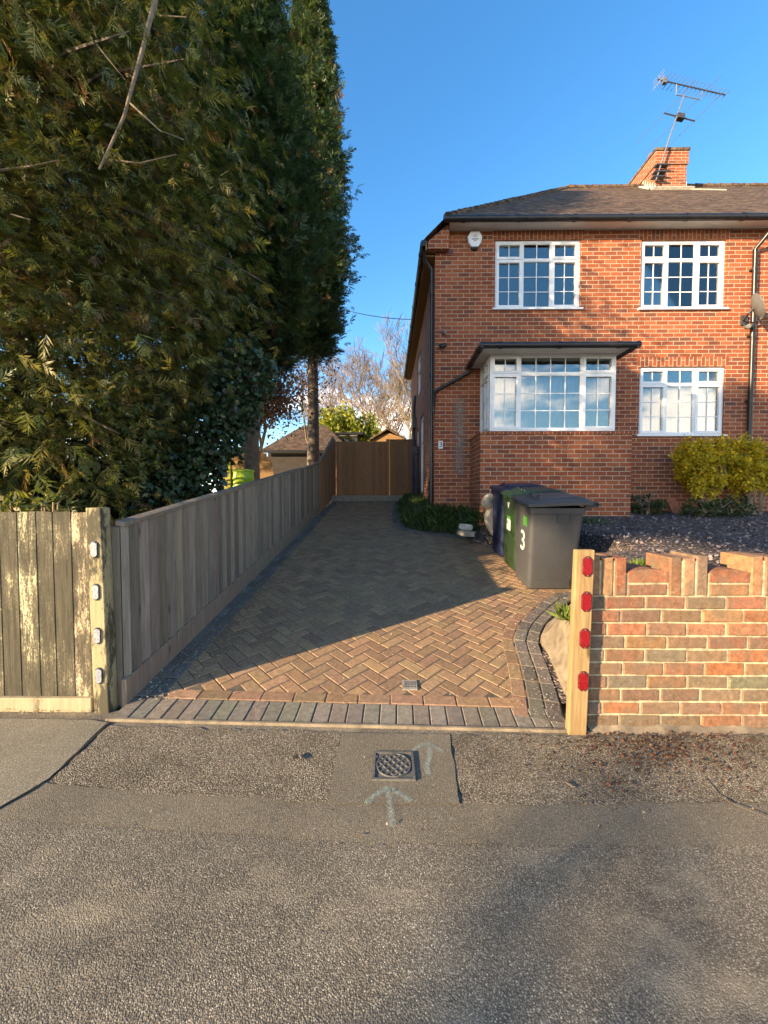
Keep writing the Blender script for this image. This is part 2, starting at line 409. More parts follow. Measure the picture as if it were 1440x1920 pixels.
def m_algae():
    k = NT('algae_blotched_boards'); v = k.coord('Object', (14, 14, 0.9)); g_ = k.noise(v, 3.4, 8, 0.72, dist=0.5)
    pale = k.ramp(g_, [(0.25, (0.30, 0.245, 0.135)), (0.75, (0.50, 0.43, 0.26))]); pale = k.mix(1.0, pale, k.attr(), 'MULTIPLY')
    dark = k.ramp(g_, [(0.3, (0.034, 0.030, 0.021)), (0.7, (0.10, 0.087, 0.058))])
    big = k.noise(k.coord('Object', (3.5, 3.5, 1.6)), 1.5, 5, 0.6)
    streak = k.noise(k.coord('Object', (30, 30, 3.5)), 1.6, 7, 0.78)
    fine = k.noise(k.coord('Object', (60, 60, 34)), 1.4, 5, 0.8)
    ac = k.n('ShaderNodeSeparateColor'); k.l(k.attr(), ac.inputs[0])
    s = k.math('ADD', k.math('ADD', k.math('MULTIPLY', big, 0.60), k.math('MULTIPLY', streak, 0.45)), k.math('MULTIPLY', fine, 0.42))
    s = k.math('ADD', s, k.math('MULTIPLY', k.math('SUBTRACT', 1.0, ac.outputs[0]), 0.22))
    col = k.mix(k.ramp(s, [(0.60, 0.0), (0.655, 0.85), (0.75, 1.0)]), pale, dark)
    k.bump(g_, 0.6, 0.004); return k.done(col, 0.88, spec=0.15)
M['fence_pale'] = m_algae()
M['gbrick'] = None
def m_gbrick():
    k = NT('garden_wall_brick'); v = k.coord('Object')
    n = k.noise(v, 26, 6, 0.7); n2 = k.noise(v, 110, 5, 0.75); n3 = k.noise(v, 7, 5, 0.65)
    c = k.mix(1.0, k.attr(), k.ramp(n, [(0.25, 0.45), (0.75, 1.4)]), 'MULTIPLY')
    c = k.mix(k.ramp(n3, [(0.46, 0), (0.64, 0.7)]), c, (0.15, 0.115, 0.085))
    c = k.mix(k.ramp(k.noise(v, 55, 6, 0.8), [(0.56, 0), (0.70, 0.7)]), c, (0.45, 0.37, 0.26))
    c = k.mix(1.0, c, (0.93, 0.94, 0.84), 'MULTIPLY')
    pit = k.voro(v, 34)
    c = k.mix(k.ramp(pit, [(0.03, 0.85), (0.10, 0.0)]), c, (0.03, 0.022, 0.016))
    k.bump(k.math('ADD', n2, k.math('MULTIPLY', n, 1.5)), 0.7, 0.005)
    return k.done(c, 0.92, spec=0.2)
M['gbrick'] = m_gbrick()
M['gmortar'] = m_plain('garden_wall_mortar', (0.40, 0.325, 0.195), 0.95, var=0.5, scale=26, bump=1.0, bscale=120)
M['pave'] = m_col('block_paving', 0.88, 34, 0.45, 0.7, 190, 0.004)
M['sand'] = m_plain('joint_sand', (0.085, 0.068, 0.048), 0.95, var=0.4, scale=30)
M['asph'] = m_asphalt('road_asphalt', (0.165, 0.138, 0.100), (0.30, 0.254, 0.184), (0.44, 0.374, 0.272), 215, 0.62, 0.004, 0.40, cracks=True)
M['asph_smooth'] = m_asphalt('smooth_asphalt', (0.20, 0.168, 0.118), (0.275, 0.232, 0.163), (0.35, 0.296, 0.21), 260, 0.8, 0.003, 0.28)
M['asph_pale'] = m_asphalt('worn_asphalt', (0.16, 0.128, 0.09), (0.38, 0.315, 0.225), (0.55, 0.465, 0.34), 165, 1.0, 0.009, 0.38, mottle=3.0)
M['pav_conc'] = m_asphalt('pale_pavement', (0.26, 0.22, 0.15), (0.34, 0.29, 0.205), (0.41, 0.355, 0.25), 240, 0.5, 0.002, 0.22)
M['slate'] = m_asphalt('plum_slate_chippings', (0.080, 0.062, 0.054), (0.18, 0.143, 0.125), (0.31, 0.25, 0.215), 34, 1.0, 0.03, 0.3)
M['soil'] = m_plain('soil', (0.05, 0.038, 0.025), 0.95, var=0.4, scale=9, bump=0.8)
M['lawn'] = m_plain('rough_grass_ground', (0.035, 0.048, 0.016), 0.95, var=0.4, scale=2, bump=0.8)
M['leaf'] = m_leaf('leaf'); M['conifer'] = m_leaf('conifer_spray', 0.5, 0.32, 0.35); M['leaf_gloss'] = m_leaf('ivy_leaf', 0.35, 0.15, 0.5)
M['stone_chip'] = m_col('stone_chip', 0.8, 40, 0.3, 0.3, 120, 0.003)
M['bark'] = m_plain('bark', (0.11, 0.085, 0.062), 0.95, var=0.45, scale=9, bump=1.0, bscale=40)
M['bark_pale'] = m_plain('pale_bark', (0.22, 0.17, 0.115), 0.95, var=0.35, scale=9, bump=0.8, bscale=40)
M['darkwall'] = m_plain('dark_shaded_wall', (0.035, 0.027, 0.022), 0.9, var=0.3, scale=5)  # the garage wall's shade is put into this dark base colour
M['twig'] = m_plain('winter_twigs', (0.23, 0.16, 0.095), 0.95, var=0.3, scale=3)
def m_bin(name, col):
    k = NT(name); v = k.coord('Object')
    n = k.noise(v, 5, 6, 0.65); n2 = k.noise(k.coord('Object', (8, 8, 2)), 4, 6, 0.7)
    c = k.mix(k.ramp(n2, [(0.45, 0.0), (0.8, 0.35)]), col, tuple(x * 0.6 + 0.05 for x in col))
    k.bump(k.noise(v, 260, 3), 0.12, 0.002)
    return k.done(c, k.ramp(n, [(0.3, 0.34), (0.7, 0.52)]), spec=0.5)
M['bin_black'] = m_bin('charcoal_bin_plastic', (0.050, 0.050, 0.050)); M['bin_green'] = m_bin('green_bin_plastic', (0.013, 0.029, 0.009))
M['bin_green_lid'] = m_bin('green_lid_plastic', (0.012, 0.038, 0.022)); M['bin_blue'] = m_bin('navy_bin_plastic', (0.008, 0.014, 0.045))
M['paint_white'] = m_plain('white_marking', (0.72, 0.72, 0.70), 0.6, var=0.1)
M['sticker'] = m_plain('pale_sticker', (0.55, 0.58, 0.45), 0.5, var=0.12); M['sticker_green'] = m_plain('green_sticker', (0.05, 0.19, 0.022), 0.5, var=0.1)
M['lime'] = m_plain('lime_plastic', (0.36, 0.50, 0.03), 0.45, var=0.1); M['lime_dark'] = m_plain('yellow_green_paint', (0.32, 0.30, 0.02), 0.6, var=0.15)
def m_refl(name, col, k2):
    k = NT(name); v = k.coord('Object', (1, 1, 1)); n = k.voro(v, 190)
    k.bump(n, 0.8, 0.003)
    return k.done(k.ramp(n, [(0.1, col), (0.7, k2)]), 0.32, spec=0.4)
M['red'] = m_refl('red_reflector_lens', (0.34, 0.004, 0.006), (0.13, 0.0015, 0.003)); M['silver'] = m_refl('clear_reflector_lens', (0.36, 0.365, 0.385), (0.20, 0.205, 0.22))
M['fabric'] = m_plain('beige_fabric', (0.36, 0.30, 0.22), 0.9, var=0.12, scale=8, bump=0.3, bscale=150)
def m_chalk():
    k = NT('spray_paint'); v = k.coord('Object')
    k.s(k.b.inputs['Base Color'], (0.42, 0.56, 0.50)); k.b.inputs['Roughness'].default_value = 0.9
    t = k.n('ShaderNodeBsdfTransparent'); mx = k.n('ShaderNodeMixShader')
    a = k.math('MULTIPLY', k.ramp(k.noise(v, 130, 4, 0.7), [(0.38, 0.0), (0.66, 0.62)]), k.ramp(k.noise(v, 14, 3), [(0.3, 0.35), (0.6, 1.0)]))
    a = k.math('MULTIPLY', a, k.attr())
    k.l(a, mx.inputs[0]); k.l(t.outputs[0], mx.inputs[1]); k.l(k.b.outputs[0], mx.inputs[2]); k.l(mx.outputs[0], k.out.inputs['Surface'])
    return k.m
M['chalk'] = m_chalk()
def m_stain():
    k = NT('lime_stain'); v = k.coord('Object')
    k.s(k.b.inputs['Base Color'], k.ramp(k.noise(v, 20, 5, 0.7), [(0.3, (0.16, 0.13, 0.105)), (0.7, (0.42, 0.37, 0.31))])); k.b.inputs['Roughness'].default_value = 0.95
    t = k.n('ShaderNodeBsdfTransparent'); mx = k.n('ShaderNodeMixShader')
    al = k.math('MULTIPLY', k.ramp(k.noise(v, 11, 6, 0.75), [(0.34, 0.0), (0.60, 0.85)]), k.attr())
    k.l(al, mx.inputs[0]); k.l(t.outputs[0], mx.inputs[1]); k.l(k.b.outputs[0], mx.inputs[2]); k.l(mx.outputs[0], k.out.inputs['Surface']); return k.m
M['stain'] = m_stain()

def rc(base, v=0.2, h=0.06):
    s = 1 + random.uniform(-v, v)
    return tuple(max(0.0, c * s * (1 + random.uniform(-h, h))) for c in base)

# ================================================================== GROUND, ROAD, PAVEMENT
def gz(x, y):
    if y < 2.42: return 0.0
    if x < -1.8: return 0.02 + 0.115 * min(y - 2.42, 12)
    if y > 13: return 1.45 + 0.02 * min(y - 13, 60)
    d = dz(min(y, 12.2))
    if x < 2.6: return d
    return d
def garden_z(y): return 0.70 + 0.083 * (min(y, 12) - 2.5)
xs = [-400, -120, -60, -30, -16, -10, -7, -5, -3.5, -2.4, -1.85, -1.75, -1, 0, 1, 2.6, 4, 7, 12, 20, 40, 120, 400]
ys = [-300, -80, -30, -10, -2, 2.40, 2.46, 3, 4, 5, 6, 7, 8, 9, 10, 11, 12, 13, 15, 18, 25, 40, 80, 200, 600]
mb = MB(); idx = {}
vs = []; fs = []
for j, y in enumerate(ys):
    for i, x in enumerate(xs):
        idx[i, j] = len(vs); vs.append((x, y, gz(x, y) - 0.03))
for j in range(len(ys) - 1):
    for i in range(len(xs) - 1): fs.append((idx[i, j], idx[i + 1, j], idx[i + 1, j + 1], idx[i, j + 1]))
mb.mesh(vs, fs); props(mb.build('ground', M['lawn']), kind='structure')

def jag(pts, step=0.03, amp=0.006, close=True):
    out = []; n = len(pts)
    for i in range(n):
        a, b = Vector(pts[i]), Vector(pts[(i + 1) % n]); m = max(1, int(min((b - a).length / step, 400)))
        nrm = Vector((-(b - a).y, (b - a).x, 0)).normalized()
        for k in range(m):
            p = a + (b - a) * k / m
            out.append(p + nrm * (noise.noise(p * 9.0) * amp * 1.6 + random.uniform(-amp, amp) * 0.5) if k else p)
    return out
def sheet(name, pts, z, mat, amp=0.006):
    m = MB(); m.poly([(p[0], p[1], z) for p in jag([Vector((p[0], p[1], 0)) for p in pts], amp=amp)])
    return props(m.build(name, mat), kind='structure')
m = MB(); m.poly([(-60, -9, 0), (60, -9, 0), (60, 2.44, 0), (-60, 2.44, 0)]); props(m.build('road', M['asph']), kind='structure')
def g(px, py): p = G(px, py); return (p.x, p.y)
# smooth trench strip along the pavement
sheet('pavement', [(-9, 1.52), g(0, 1535), g(380, 1562), g(720, 1582), g(1100, 1586), g(1440, 1584), (9, 1.55), (9, 1.80), g(1440, 1504), g(1100, 1508), g(870, 1507), g(600, 1500), g(400, 1490), g(190, 1478), g(80, 1468), (-9, 1.80)], 0.003, M['asph_smooth'])
sheet('pavement', [g(92, 1470), g(205, 1362), g(640, 1374), g(622, 1500), g(610, 1506), g(300, 1490)], 0.006, M['asph_pale'], 0.012)
sheet('pavement', [g(1440, 1505), g(1150, 1510), g(866, 1512), g(845, 1378), g(1100, 1381), g(1440, 1381), (6, 2.24), (6, 1.80)], 0.006, M['asph_pale'], 0.012)
sheet('pavement', [g(612, 1510), g(640, 1376), g(843, 1380), g(862, 1512)], 0.009, M['asph_smooth'], 0.004)
sheet('pavement', [(-9, 2.44), (-9, 1.4), g(-500, 1700), g(0, 1516), g(92, 1462), g(202, 1357), g(170, 1352)], 0.0085, M['pav_conc'], 0.004)
# dark crack along the edge of the pale slab
m = MB(); pts = [G(-60, 1548), G(0, 1516), G(60, 1483), G(110, 1446), G(160, 1398), G(205, 1356)]
m.tube([p + Vector((random.uniform(-.004, .004) + 0.006, 0, 0.004)) for p in pts], 0.0045, 6); props(m.build('pavement_joint', M['soil']), kind='structure')

# ------------------------------------------------------------------ manhole cover and spray marks
def manhole():
    c = G(738, 1440); hx, hy = 0.106, 0.104; z0 = 0.0095
    t = thing('manhole_cover', (c.x, c.y, z0), 'square iron water cover with a round cross-hatched lid in the pavement', 'manhole cover')
    m = MB()
    for sx in (-1, 1): m.box(c.x + sx * hx - (0.012 if sx > 0 else 0), c.x + sx * hx + (0.012 if sx < 0 else 0), c.y - hy, c.y + hy, z0, z0 + 0.009)
    for sy in (-1, 1): m.box(c.x - hx + 0.012, c.x + hx - 0.012, c.y + sy * hy - (0.012 if sy > 0 else 0), c.y + sy * hy + (0.012 if sy < 0 else 0), z0, z0 + 0.009)
    m.box(c.x - hx + 0.012, c.x + hx - 0.012, c.y - hy + 0.012, c.y + hy - 0.012, z0, z0 + 0.0035)
    m.build('frame', M['iron'], t)
    m = MB(); m.lathe((c.x, c.y, z0 + 0.0035), [(0.088, 0), (0.088, 0.007), (0.083, 0.007), (0.083, 0.0025), (0.001, 0.0025)], 40)
    for a in (R(38), R(-52)):
        u = Vector((math.cos(a), math.sin(a), 0)); w = Vector((-u.y, u.x, 0))
        for k in (-2, -1, 0, 1, 2) if a > 0 else (-1.5, -0.5, 0.5, 1.5):
            o = k * 0.031; hl = math.sqrt(max(0, 0.082 ** 2 - o * o))
            zz = 0.0085 if a > 0 else 0.0075
            m.obox(Vector((c.x, c.y, z0 + zz)) + w * o, u * hl, w * 0.0035, Vector((0, 0, 0.0022)))
    m.build('lid', M['iron'], t)
manhole()
def chalk(name, strokes, label, wid=0.016):
    m = MB(); z = 0.0125
    for st in strokes:
        pts = [G(*p, 0.012) for p in st]; fine = []
        for a, b in zip(pts, pts[1:]):
            for k in range(6): fine.append(a.lerp(b, k / 6))
        fine.append(pts[-1])
        for i in range(len(fine) - 1):
            t = (fine[i + 1] - fine[i]).normalized(); n = Vector((-t.y, t.x, 0))
            for kk in range(-2, 2):
                w0, w1 = wid * kk / 2, wid * (kk + 1) / 2; c = 0.95 if kk in (-1, 0) else 0.5
                m.poly([(*(fine[i] + n * w0).xy, z), (*(fine[i + 1] + n * w0).xy, z), (*(fine[i + 1] + n * w1).xy, z), (*(fine[i] + n * w1).xy, z)], (c, c, c))
    o = m.build(name, M['chalk']); props(o, label, 'ground marking')
chalk('arrow_marking', [[(684, 1508), (706, 1489), (728, 1476)], [(728, 1476), (748, 1487), (772, 1502)], [(729, 1478), (731, 1510), (735, 1550)]], 'faded pale green sprayed arrow pointing up at the iron cover')
chalk('arrow_marking', [[(774, 1408), (790, 1396), (806, 1394), (806, 1420), (800, 1436), (803, 1452)], [(806, 1394), (820, 1404), (832, 1408)]], 'pale green sprayed hooked arrow to the right of the iron cover')

# ================================================================== DRIVEWAY
front_l, front_r = G(205, 1353), G(1078, 1375)
FX0, FX1 = -1.735, front_r.x
right_px = [(1062, 1362), (1046, 1300), (1026, 1245), (1008, 1208), (1020, 1176), (1048, 1146), (1078, 1122)]
right = [D(*p) for p in right_px]
right_w = [(p.x, p.y) for p in right] + [(2.38, 4.2), (2.46, 5.2), (2.36, 6.1), (1.85, 6.6)]
tail = [D(*p) for p in [(905, 1011), (860, 1004), (800, 998), (766, 992), (752, 978), (751, 955), (752, 944)]]
right_w += [(p.x, p.y) for p in tail]
YB = 11.75
outer = [(FX0, front_l.y), (front_r.x, front_r.y - 0.005)] + right_w + [(right_w[-1][0], YB), (FX0, YB)]
def inside(x, y, poly):
    r = False; n = len(poly)
    for i in range(n):
        x1, y1 = poly[i]; x2, y2 = poly[(i + 1) % n]
        if (y1 > y) != (y2 > y) and x < (x2 - x1) * (y - y1) / (y2 - y1) + x1: r = not r
    return r
def segdist(x, y, pts):
    best = 9
    for (x1, y1), (x2, y2) in zip(pts, pts[1:]):
        dx, dy = x2 - x1, y2 - y1; q = dx * dx + dy * dy
        t = max(0, min(1, ((x - x1) * dx + (y - y1) * dy) / q)) if q else 0
        best = min(best, math.hypot(x - x1 - t * dx, y - y1 - t * dy))
    return best
def dp(x, y, h=0.0): return Vector((x, y, DS * (y - DY) + h))
nrm = Vector((0, -DS, 1)).normalized()
# bed under the blocks
m = MB(); m.poly([dp(x, y, 0.006) for x, y in outer]); bed = m.build('driveway_bed', M['sand']); props(bed, kind='structure')
mb = MB()
rw = right_w
brick_a = (0.30, 0.190, 0.102); brick_b = (0.25, 0.157, 0.090); char = (0.15, 0.13, 0.105)
def block(cx, cy, ux, uy, hw, hl, h, col):
    u = Vector((ux, uy, 0)); w = Vector((-uy, ux, 0))
    def onp(v): return Vector((v.x, v.y, DS * v.y))
    c = dp(cx, cy, h - 0.008 + random.uniform(-0.0012, 0.0012))
    mb.cbox(c, onp(u) * (hl - 0.003), onp(w) * (hw - 0.003), (nrm + Vector((random.gauss(0, .010), random.gauss(0, .010), 0))) * 0.008, 0.005, col)
BL, BW = 0.2, 0.1
a45 = R(45); e1 = (math.cos(a45), math.sin(a45)); e2 = (-math.sin(a45), math.cos(a45))
N = 75
for i in range(-N, N):
    for j in range(-N, N):
        s = (i + j) % 4                                     # herringbone on a unit grid of 0.1
        # cell (i,j): horizontal block starts where (i - j) % 4 == 0 ; vertical where (i - j) % 4 == 3 going up
        k = (i - j) % 4
        if k == 0: cx, cy, d = (i + 1) * BW, (j + 0.5) * BW, 0
        elif k == 3: cx, cy, d = (i + 0.5) * BW, (j + 1) * BW, 1
        else: continue
        x = 0.0 + cx * e1[0] + cy * e2[0]; y = 7.0 + cx * e1[1] + cy * e2[1]
        if not inside(x, y, outer): continue
        if y < front_l.y + 0.23 + 0.06 + (x - FX0) * (front_r.y - front_l.y) / (front_r.x - FX0): continue
        if x < FX0 + 0.20 or segdist(x, y, rw) < 0.16 or y > YB - 0.12: continue
        ux, uy = (e1 if d == 0 else e2)
        block(x, y, ux, uy, BW / 2, BL / 2, 0.010, rc(brick_a if random.random() < 0.6 else brick_b, 0.13, 0.035))
# front soldier course, running just behind the kerb edge
fd = Vector((front_r.x - FX0, front_r.y - front_l.y, 0)); fl = fd.length; fd.normalize(); fn = Vector((-fd.y, fd.x, 0))
n = int(fl / 0.104)
for k in range(n):
    p = Vector((FX0, front_l.y, 0)) + fd * ((k + 0.5) * fl / n) + fn * 0.125
    block(p.x, p.y, fn.x, fn.y, fl / n / 2, 0.1, 0.013, rc((0.19, 0.165, 0.125), 0.14))
n = int(fl / 0.205)
for k in range(n):
    p = Vector((FX0, front_l.y, 0)) + fd * ((k + 0.5) * fl / n) + fn * 0.275
    if 0.5 < k < n - 1.5: block(p.x, p.y, fd.x, fd.y, 0.05, fl / n / 2, 0.013, rc(brick_b, 0.25))
# charcoal edging: left side and along the curved right edge (two courses)
def resample(pts, st):
    pts = [Vector((p[0], p[1], 0)) for p in pts]; out = [pts[0]]; acc = 0.0
    for a, b in zip(pts, pts[1:]):
        d = (b - a).length; t = st - acc
        while t <= d: out.append(a.lerp(b, t / d)); t += st
        acc = (acc + d) % st
    return out
for off, st in ((0.055, 0.205), (0.158, 0.205)):
    q = front_l.y + 0.34
    while q < YB:
        block(FX0 + off, q, 0, 1, 0.05, 0.1, 0.013, rc(char, 0.25)); q += st
sm = resample(rw, 0.05)
for _ in range(5): sm = [sm[0]] + [(sm[i - 1] + sm[i] * 2 + sm[i + 1]) / 4 for i in range(1, len(sm) - 1)] + [sm[-1]]
for off in (0.055, 0.158, 0.262):
    path = []
    for i in range(len(sm)):
        t = (sm[min(i + 1, len(sm) - 1)] - sm[max(i - 1, 0)]).normalized(); path.append(sm[i] + Vector((-t.y, t.x, 0)) * off)
    rs = resample([(p.x, p.y) for p in path], 0.2)
    for a, b in zip(rs, rs[1:]):
        if (b - a).length < 0.08: continue
        t = (b - a).normalized(); c = (a + b) / 2
        if off > 0.2: block(c.x, c.y, t.x, t.y, 0.05, (b - a).length / 2, 0.0125, rc(brick_b, 0.25))
        else: block(c.x, c.y, t.x, t.y, 0.05, (b - a).length / 2, 0.0145 - off * 0.005, rc(char, 0.25))
props(mb.build('driveway', M['pave']), kind='structure')
# flush kerb edge at the front
m = MB(); a = Vector((FX0 - 0.02, front_l.y + 0.012, 0)); b = Vector((front_r.x + 0.02, front_r.y + 0.012, 0))
m.obox((a + b) / 2 + Vector((0, 0, 0.0)), (b - a) / 2, fn * 0.013, (0, 0, 0.016)); props(m.build('kerb', M['haunch'], bevel=0.006), kind='structure')
# little drain cover
def drain():
    c = D(768, 1288); t = thing('drain_cover', (c.x, c.y, c.z + 0.01), 'small square grey drain cover set in the sunny block paving', 'drain cover')
    m = MB(); X = Vector((0.052, 0, 0)); Yv = Vector((0, 0.052, 0.052 * DS)); c2 = c + nrm * 0.014
    m.obox(c2, X, Yv, nrm * 0.006); m.build('frame', M['concrete'], t)
    m = MB()
    for k in range(3):
        for q in range(4): m.obox(c2 + X * (0.62 * (q - 1.5) / 1.5) + Yv * (0.5 * (k - 1)) + nrm * 0.0068, X * 0.14, Yv * 0.17, nrm * 0.001)
    m.build('grate', M['iron'], t)
drain()

# ================================================================== GARDEN GROUND right of the drive
gp = [(p.x, p.y) for p in sm]
m = MB()
gv = []
rows = [2.5, 2.7, 2.9, 3.1, 3.3, 3.6, 3.9, 4.2, 4.6, 5.0, 5.4, 5.8, 6.1, 6.4, 6.65, 6.9, 7.62]
def edge_x(y):
    c = [p.x for p in sm if abs(p.y - y) < 0.12 and p.x > 1.0]
    return max(c) if c else 1.5
cols = 34
for y in rows:
    e0 = edge_x(y); e0 = 1.45 if y > 6.62 else e0
    for i in range(cols):
        x = e0 - 0.02 + (14 - e0) * (i / (cols - 1)) ** 2.2
        s = min(1, max(0, (x - e0) / 0.42)); s = s * s * (3 - 2 * s)
        gv.append((x, y, dz(y) * (1 - s) + garden_z(y) * s + 0.012 * (1 - s) + 0.03 * s * noise.noise(Vector((x * 2, y * 2, 0)))))
gf = [(j * cols + i, j * cols + i + 1, (j + 1) * cols + i + 1, (j + 1) * cols + i) for j in range(len(rows) - 1) for i in range(cols - 1)]
m.mesh(gv, gf); props(m.build('gravel_bed', M['slate'], smooth=True), kind='structure')
m = MB(); hp = [D(*p) for p in [(1066, 1325), (1048, 1285), (1028, 1235), (1012, 1204), (1022, 1182), (1050, 1158)]]
vs = []; fs = []
for i, p in enumerate(hp):
    s = i / 5
    top = Vector((1.30 + 0.42 * s, 2.42 + 0.60 * s + 0.0, 0.30 + 0.48 * min(1, s * 1.5)))
    vs += [p + Vector((0.0, 0, -0.02)), p + Vector((0.012, 0.005, 0.055)), p + Vector((0.05, 0.0, 0.075)), p.lerp(top, 0.6) + Vector((0, 0, 0.04)), top, top + Vector((0.3, 0.1, 0.0))]
for i in range(5):
    for k in range(5): fs.append((i * 6 + k, i * 6 + k + 1, (i + 1) * 6 + k + 1, (i + 1) * 6 + k))
m.mesh(vs, fs); props(m.build('concrete_haunch', M['haunch'], smooth=True, sharp=50), kind='structure')

# ================================================================== FENCES AND POSTS
def boards(mb, a, b, z0, z1, w=0.115, col=(1, 1, 1), v=0.22, face=1, jit=0.004, flip=False):
    """feather-edged vertical boards from a to b (xy), z0/z1 functions of distance along"""
    a, b = Vector((a[0], a[1], 0)), Vector((b[0], b[1], 0)); d = (b - a); ln = d.length; d.normalize()
    n = Vector((-d.y, d.x, 0)) * face; s = 0.0
    while s < ln - 0.01:
        ww = min(w * random.uniform(0.9, 1.12), ln - s); c = rc((1, 1, 1), v, 0.05)
        e = s + ww + 0.010
        t0, t1 = 0.026 + random.uniform(0, .005), 0.006
        if flip: t0, t1 = 0.008, 0.0120
        p = [a + d * s, a + d * e, a + d * e + n * t1, a + d * s + n * t0]
        zz0, zz1 = z0(s), z0(e); ya, yb = z1(s) + random.uniform(-jit, jit), z1(e) + random.uniform(-jit, jit)
        m = [Vector((q.x, q.y, z)) for q, z in zip(p, (zz0, zz1, zz1, zz0))] + [Vector((q.x, q.y, z)) for q, z in zip(p, (ya, yb, yb, ya))]
        mb.mesh(m, [(3, 2, 1, 0), (4, 5, 6, 7), (0, 1, 5, 4), (1, 2, 6, 5), (2, 3, 7, 6), (3, 0, 4, 7)], c)
        s += ww
# roadside fence on the left
t = thing('roadside_fence', (-1.93, 2.42, 0), 'pale weathered upright board fence by the pavement, blotched with dark algae', 'fence')
zt = P(100, 960, 2.44).z; zb = P(100, 1308, 2.42).z
m = MB(); boards(m, (-7.0, 2.455), (-1.93, 2.455), lambda s: zb - 0.02, lambda s: zt, 0.115, face=-1, jit=0.008, v=0.26, flip=True); m.build('boards', M['fence_pale'], t)
m = MB(); m.box(-7.0, -1.912, 2.41, 2.445, 0.0, zb); m.build('gravel_board', M['board_pale'], t, bevel=0.006)
for z in (zt - 0.22, 0.45):
    m = MB(); m.box(-7.0, -1.93, 2.462, 2.51, z - 0.04, z + 0.04); m.build('rail', M['post_pale'], t)
def reflectors(parent, mat, centres, w, h, Y, tip=0.3, back='darkmetal'):
    for x, z in centres:
        def hexa(s, t_): return [(x + dx * w * s / 2, Y, z + dz_ * h * s / 2) for dx, dz_ in ((0.35, 1), (1, 1 - tip), (1, -1 + tip), (0.35, -1), (-0.35, -1), (-1, -1 + tip), (-1, 1 - tip), (-0.35, 1))]
        m = MB(); m.prism([(px_, Y, pz) for px_, _, pz in hexa(1.0, 0)], (0, -0.007, 0)); r = m.build('reflector', M[back], parent, bevel=0.002, segs=1)
        m = MB(); m.prism([(px_, Y - 0.0072, pz) for px_, _, pz in hexa(0.86, 0)], (0, -0.0025, 0))
        m.build('lens', M[mat], r, bevel=0.0006, segs=1)
        for s in (-1, 1):
            m = MB(); m.lathe((x, Y - 0.0135, z + s * h * 0.44), [(0.003, 0), (0.003, 0.007)], 8, axis='y'); m.build('screw', M['alu'], r)
t = thing('gate_post', (-1.85, 2.45, 0), 'old pale square timber post with four clear reflectors at the drive entrance', 'post')
m = MB(); z1 = P(178, 952, 2.42).z
m.obox((-1.855, 2.452, z1 / 2 - 0.05), (0.047, 0, 0), (0, 0.045, 0), (-0.012, 0, z1 / 2 + 0.05)); m.build('shaft', M['post_pale'], t, bevel=0.005)
cs = [P(x, y, 2.405) for x, y in ((177, 1030), (180, 1110), (183, 1192), (186, 1267))]
reflectors(t, 'silver', [(p.x, p.z) for p in cs], 0.046, 0.108, 2.4065, 0.25, 'darkmetal')
# long side fence along the drive
FS = 0.147
def ft(y): return 1.205 + FS * (y - 2.5)
t = thing('driveway_fence', (-1.74, 2.5, 0), 'long grey board fence climbing along the left side of the brick drive', 'fence')
m = MB(); boards(m, (-1.752, 9.72), (-1.752, 2.50), lambda s: ft(9.72 - s) - 1.02, lambda s: ft(9.72 - s), 0.112, face=1, v=0.34); m.build('boards', M['fence_grey'], t)
m = MB(); m.obox((-1.748, 6.11, ft(6.11) + 0.012), (0.032, 0, -0.006), (0, 3.63, 3.63 * FS), (0.003, -0.002, 0.016)); m.build('capping_rail', M['fence_grey'], t, bevel=0.004)
for y0, y1 in ((2.46, 4.9), (4.905, 7.3), (7.305, 9.70)):
    m = MB(); yc = (y0 + y1) / 2; m.obox((-1.735, yc, ft(yc) - 1.12), (0.018, 0, 0), (0, (y1 - y0) / 2, (y1 - y0) / 2 * FS), (0, 0, 0.115), rc((1.15, 1.1, 1.0), 0.08)); m.build('gravel_board', M['fence_grey'], t, bevel=0.004)
for y in (2.55, 4.9, 7.3, 9.7):
    m = MB(); m.box(-1.86, -1.765, y - 0.05, y + 0.05, dz(y) - 0.1, ft(y) - 0.02); m.build('post', M['fence_grey'], t)
# raised back end of that fence, brown
t = thing('raised_fence_panel', (-1.74, 9.74, 0.9), 'brown board fence panel rising steeply beside the gate at the back of the drive', 'fence')
def ft2(y): return 2.27 + (3.30 - 2.27) * min(1, (y - 9.74) / 2.5)
m = MB(); boards(m, (-1.76, 12.7), (-1.76, 9.74), lambda s: ft(12.7 - s) - 1.25, lambda s: ft2(12.7 - s), 0.11, face=1, v=0.15); m.build('boards', M['fence_brown'], t)
m = MB(); m.obox((-1.755, 10.99, (2.28 + 3.31) / 2 + 0.012), (0.03, 0, 0), (0, 1.25, 0.515), (0, -0.006, 0.015)); m.build('capping_rail', M['fence_grey'], t)
# gate across the back
t = thing('side_gate', (0, 12.75, 1.4), 'tall brown vertical board gate closing the back of the drive', 'gate')
zt = P(690, 828, 12.75).z; xg = P(727, 828, 12.75).x; xr = 0.93
m = MB(); boards(m, (-1.76, 12.75), (xg - 0.05, 12.75), lambda s: 1.45, lambda s: zt, 0.11, face=-1, v=0.15); m.build('boards', M['fence_brown'], t)
m = MB(); m.box(xg - 0.055, xg + 0.055, 12.68, 12.79, 1.40, zt + 0.07); m.build('post', M['fence_brown'], t, bevel=0.005)
m = MB(); boards(m, (xg + 0.06, 12.75), (xr, 12.75), lambda s: 1.45, lambda s: zt + 0.04, 0.10, face=-1, v=0.12); d_ = m.build('door', M['fence_brown'], t)
m = MB(); m.box(xg + 0.06, xr, 12.71, 12.735, zt + 0.04, zt + 0.07); m.build('capping_rail', M['fence_brown'], t)
